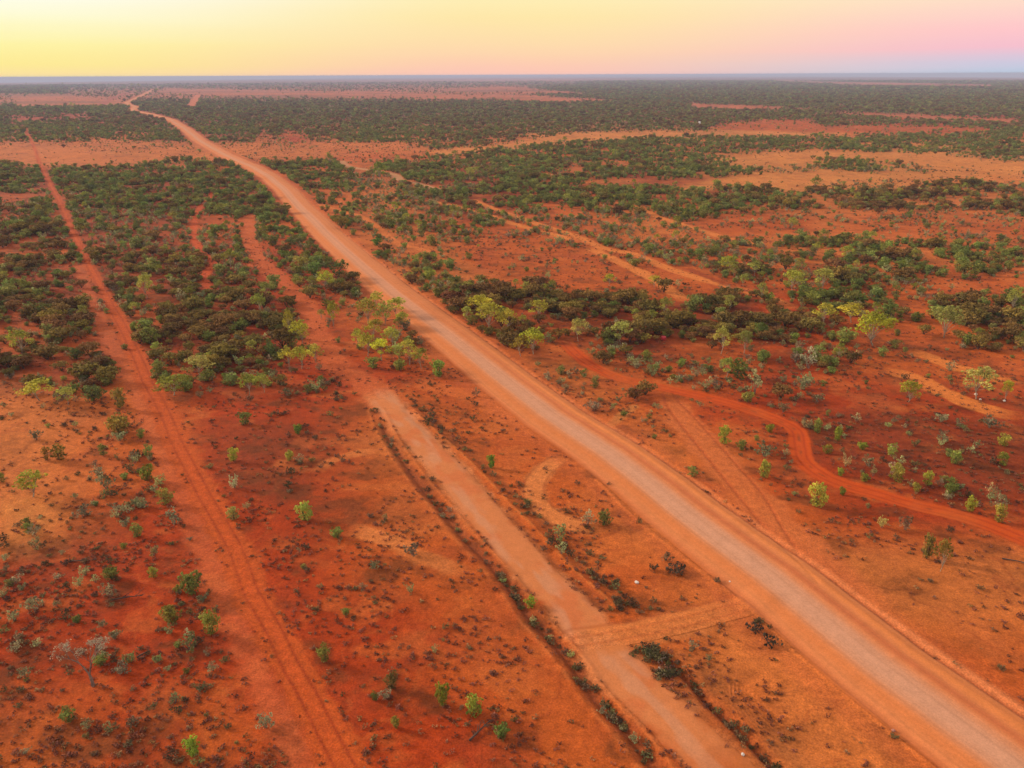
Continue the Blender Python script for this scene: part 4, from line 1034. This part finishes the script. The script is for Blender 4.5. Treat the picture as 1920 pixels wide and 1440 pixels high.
def stone(name, x, y, wpx, mat, label, cat, seed, sq=.7, sx=1.0, group=None):
    X, Y = P(float(x), float(y)); dep = float(Q(X, Y)[2]); r = wpx * dep / F / 2
    o = link(name, stone_mesh(name, r, mat, seed, sq), loc=(float(X), float(Y), float(ground_z(X, Y)[0]) + r * sq * .55)); o.scale = (sx, 1, 1)
    tag(o, label, cat, group)
WS = 'white stones'
stone('white_stone', 1829, 741, 6.5, M_WHITE, 'largest white stone at the foot of the sparse gum', 'stone', 1, .9, group=WS)
stone('white_stone', 1838, 750, 4.5, M_WHITE, 'smaller white stone in the shade right of the largest', 'stone', 2, group=WS)
stone('white_stone', 1883, 753, 5.5, M_WHITE, 'lone white stone under the narrow gum at the right', 'stone', 3, group=WS)
stone('white_stone', 1194, 1093, 9, M_WHITE, 'pale stone on bare soil between gravel strip and road', 'stone', 4, group=WS)
stone('white_stone', 1393, 1415, 8, M_WHITE, 'pale stone by the ditch at the bottom edge', 'stone', 5, group=WS)
stone('white_stone', 1368, 1092, 4, M_WHITE, 'tiny pale stone on the left verge of the gravel road', 'stone', 7, group=WS)
stone('rock', 1675, 1371, 8, stone_mat('red_stone', (.42, .17, .12)), 'small reddish rock at the lower left edge of the gravel road', 'rock', 13)
def box(V, Fc, c, s):
    k = len(V); c = np.array(c)
    for dz in (-1, 1):
        for dx, dy in ((-1, -1), (1, -1), (1, 1), (-1, 1)): V.append(c + np.array((dx, dy, dz)) * np.array(s) / 2)
    for f in ((0, 3, 2, 1), (4, 5, 6, 7), (0, 1, 5, 4), (1, 2, 6, 5), (2, 3, 7, 6), (3, 0, 4, 7)): Fc.append(tuple(k + i for i in f))
def solid_mat(name, col, rough=.5):
    mt, t, b = new_mat(name); n = t.nodes; l = t.links
    x = n.new('ShaderNodeTexNoise'); x.inputs['Scale'].default_value = 4; mr_ = n.new('ShaderNodeMapRange'); l.new(x.outputs[0], mr_.inputs[0]); mr_.inputs[3].default_value = .75; mr_.inputs[4].default_value = 1.1
    s = n.new('ShaderNodeVectorMath'); s.operation = 'SCALE'; s.inputs[0].default_value = col; l.new(mr_.outputs[0], s.inputs['Scale']); l.new(s.outputs[0], b.inputs['Base Color']); b.inputs['Roughness'].default_value = rough
    return mt
def drum(x, y, wpx, asp, mat, label, cat, name):
    X, Y = P(float(x), float(y)); dep = float(Q(X, Y)[2]); r = wpx * dep / F / 2; h = r * 2 * asp
    V = []; Fc = []; prof = [(0, 0), (r, 0), (r, h * .3), (r * 1.05, h * .33), (r, h * .36), (r, h * .64), (r * 1.05, h * .67), (r, h * .7), (r, h), (r * .93, h), (r * .93, h * .97), (0, h * .97)]
    for pr, pz in prof:
        for k in range(20): V.append((pr * math.cos(k * math.pi / 10), pr * math.sin(k * math.pi / 10), pz))
    for i in range(len(prof) - 1):
        for k in range(20): Fc.append((i * 20 + k, i * 20 + (k + 1) % 20, (i + 1) * 20 + (k + 1) % 20, (i + 1) * 20 + k))
    o = link(name, mk_mesh(name, V, Fc, mat), loc=(float(X), float(Y), float(ground_z(X, Y)[0]))); tag(o, label, cat)
drum(1244, 637, 9, .7, solid_mat('red_paint', (.55, .02, .03)), 'small bright red drum at the edge of the dark mulga belt', 'drum', 'red_drum')
drum(1311.5, 233, 3.6, 1.35, solid_mat('white_paint', (.85, .83, .78)), 'small white water tank far off in the scrub at right', 'tank', 'water_tank')

# ------------------------------------------------------------------ haze
V = []; Fc = []
box(V, Fc, (0, 0, (62.5 - 620) / 2), (81000, 81000, 62.5 + 620))
hz = link('haze', mk_mesh('haze', V, Fc)); hm = bpy.data.materials.new('haze_air'); hm.use_nodes = True; t = hm.node_tree
t.nodes.remove(t.nodes['Principled BSDF']); pv = t.nodes.new('ShaderNodeVolumePrincipled'); t.links.new(pv.outputs[0], t.nodes['Material Output'].inputs['Volume'])
pv.inputs['Color'].default_value = (.56, .62, .88, 1); pv.inputs['Density'].default_value = 1.05e-4; pv.inputs['Anisotropy'].default_value = 0
hz.data.materials.append(hm); tag(hz, 'thin bluish evening haze lying over the distant plain', 'haze', kind='stuff')
print('objects', len(bpy.data.objects))
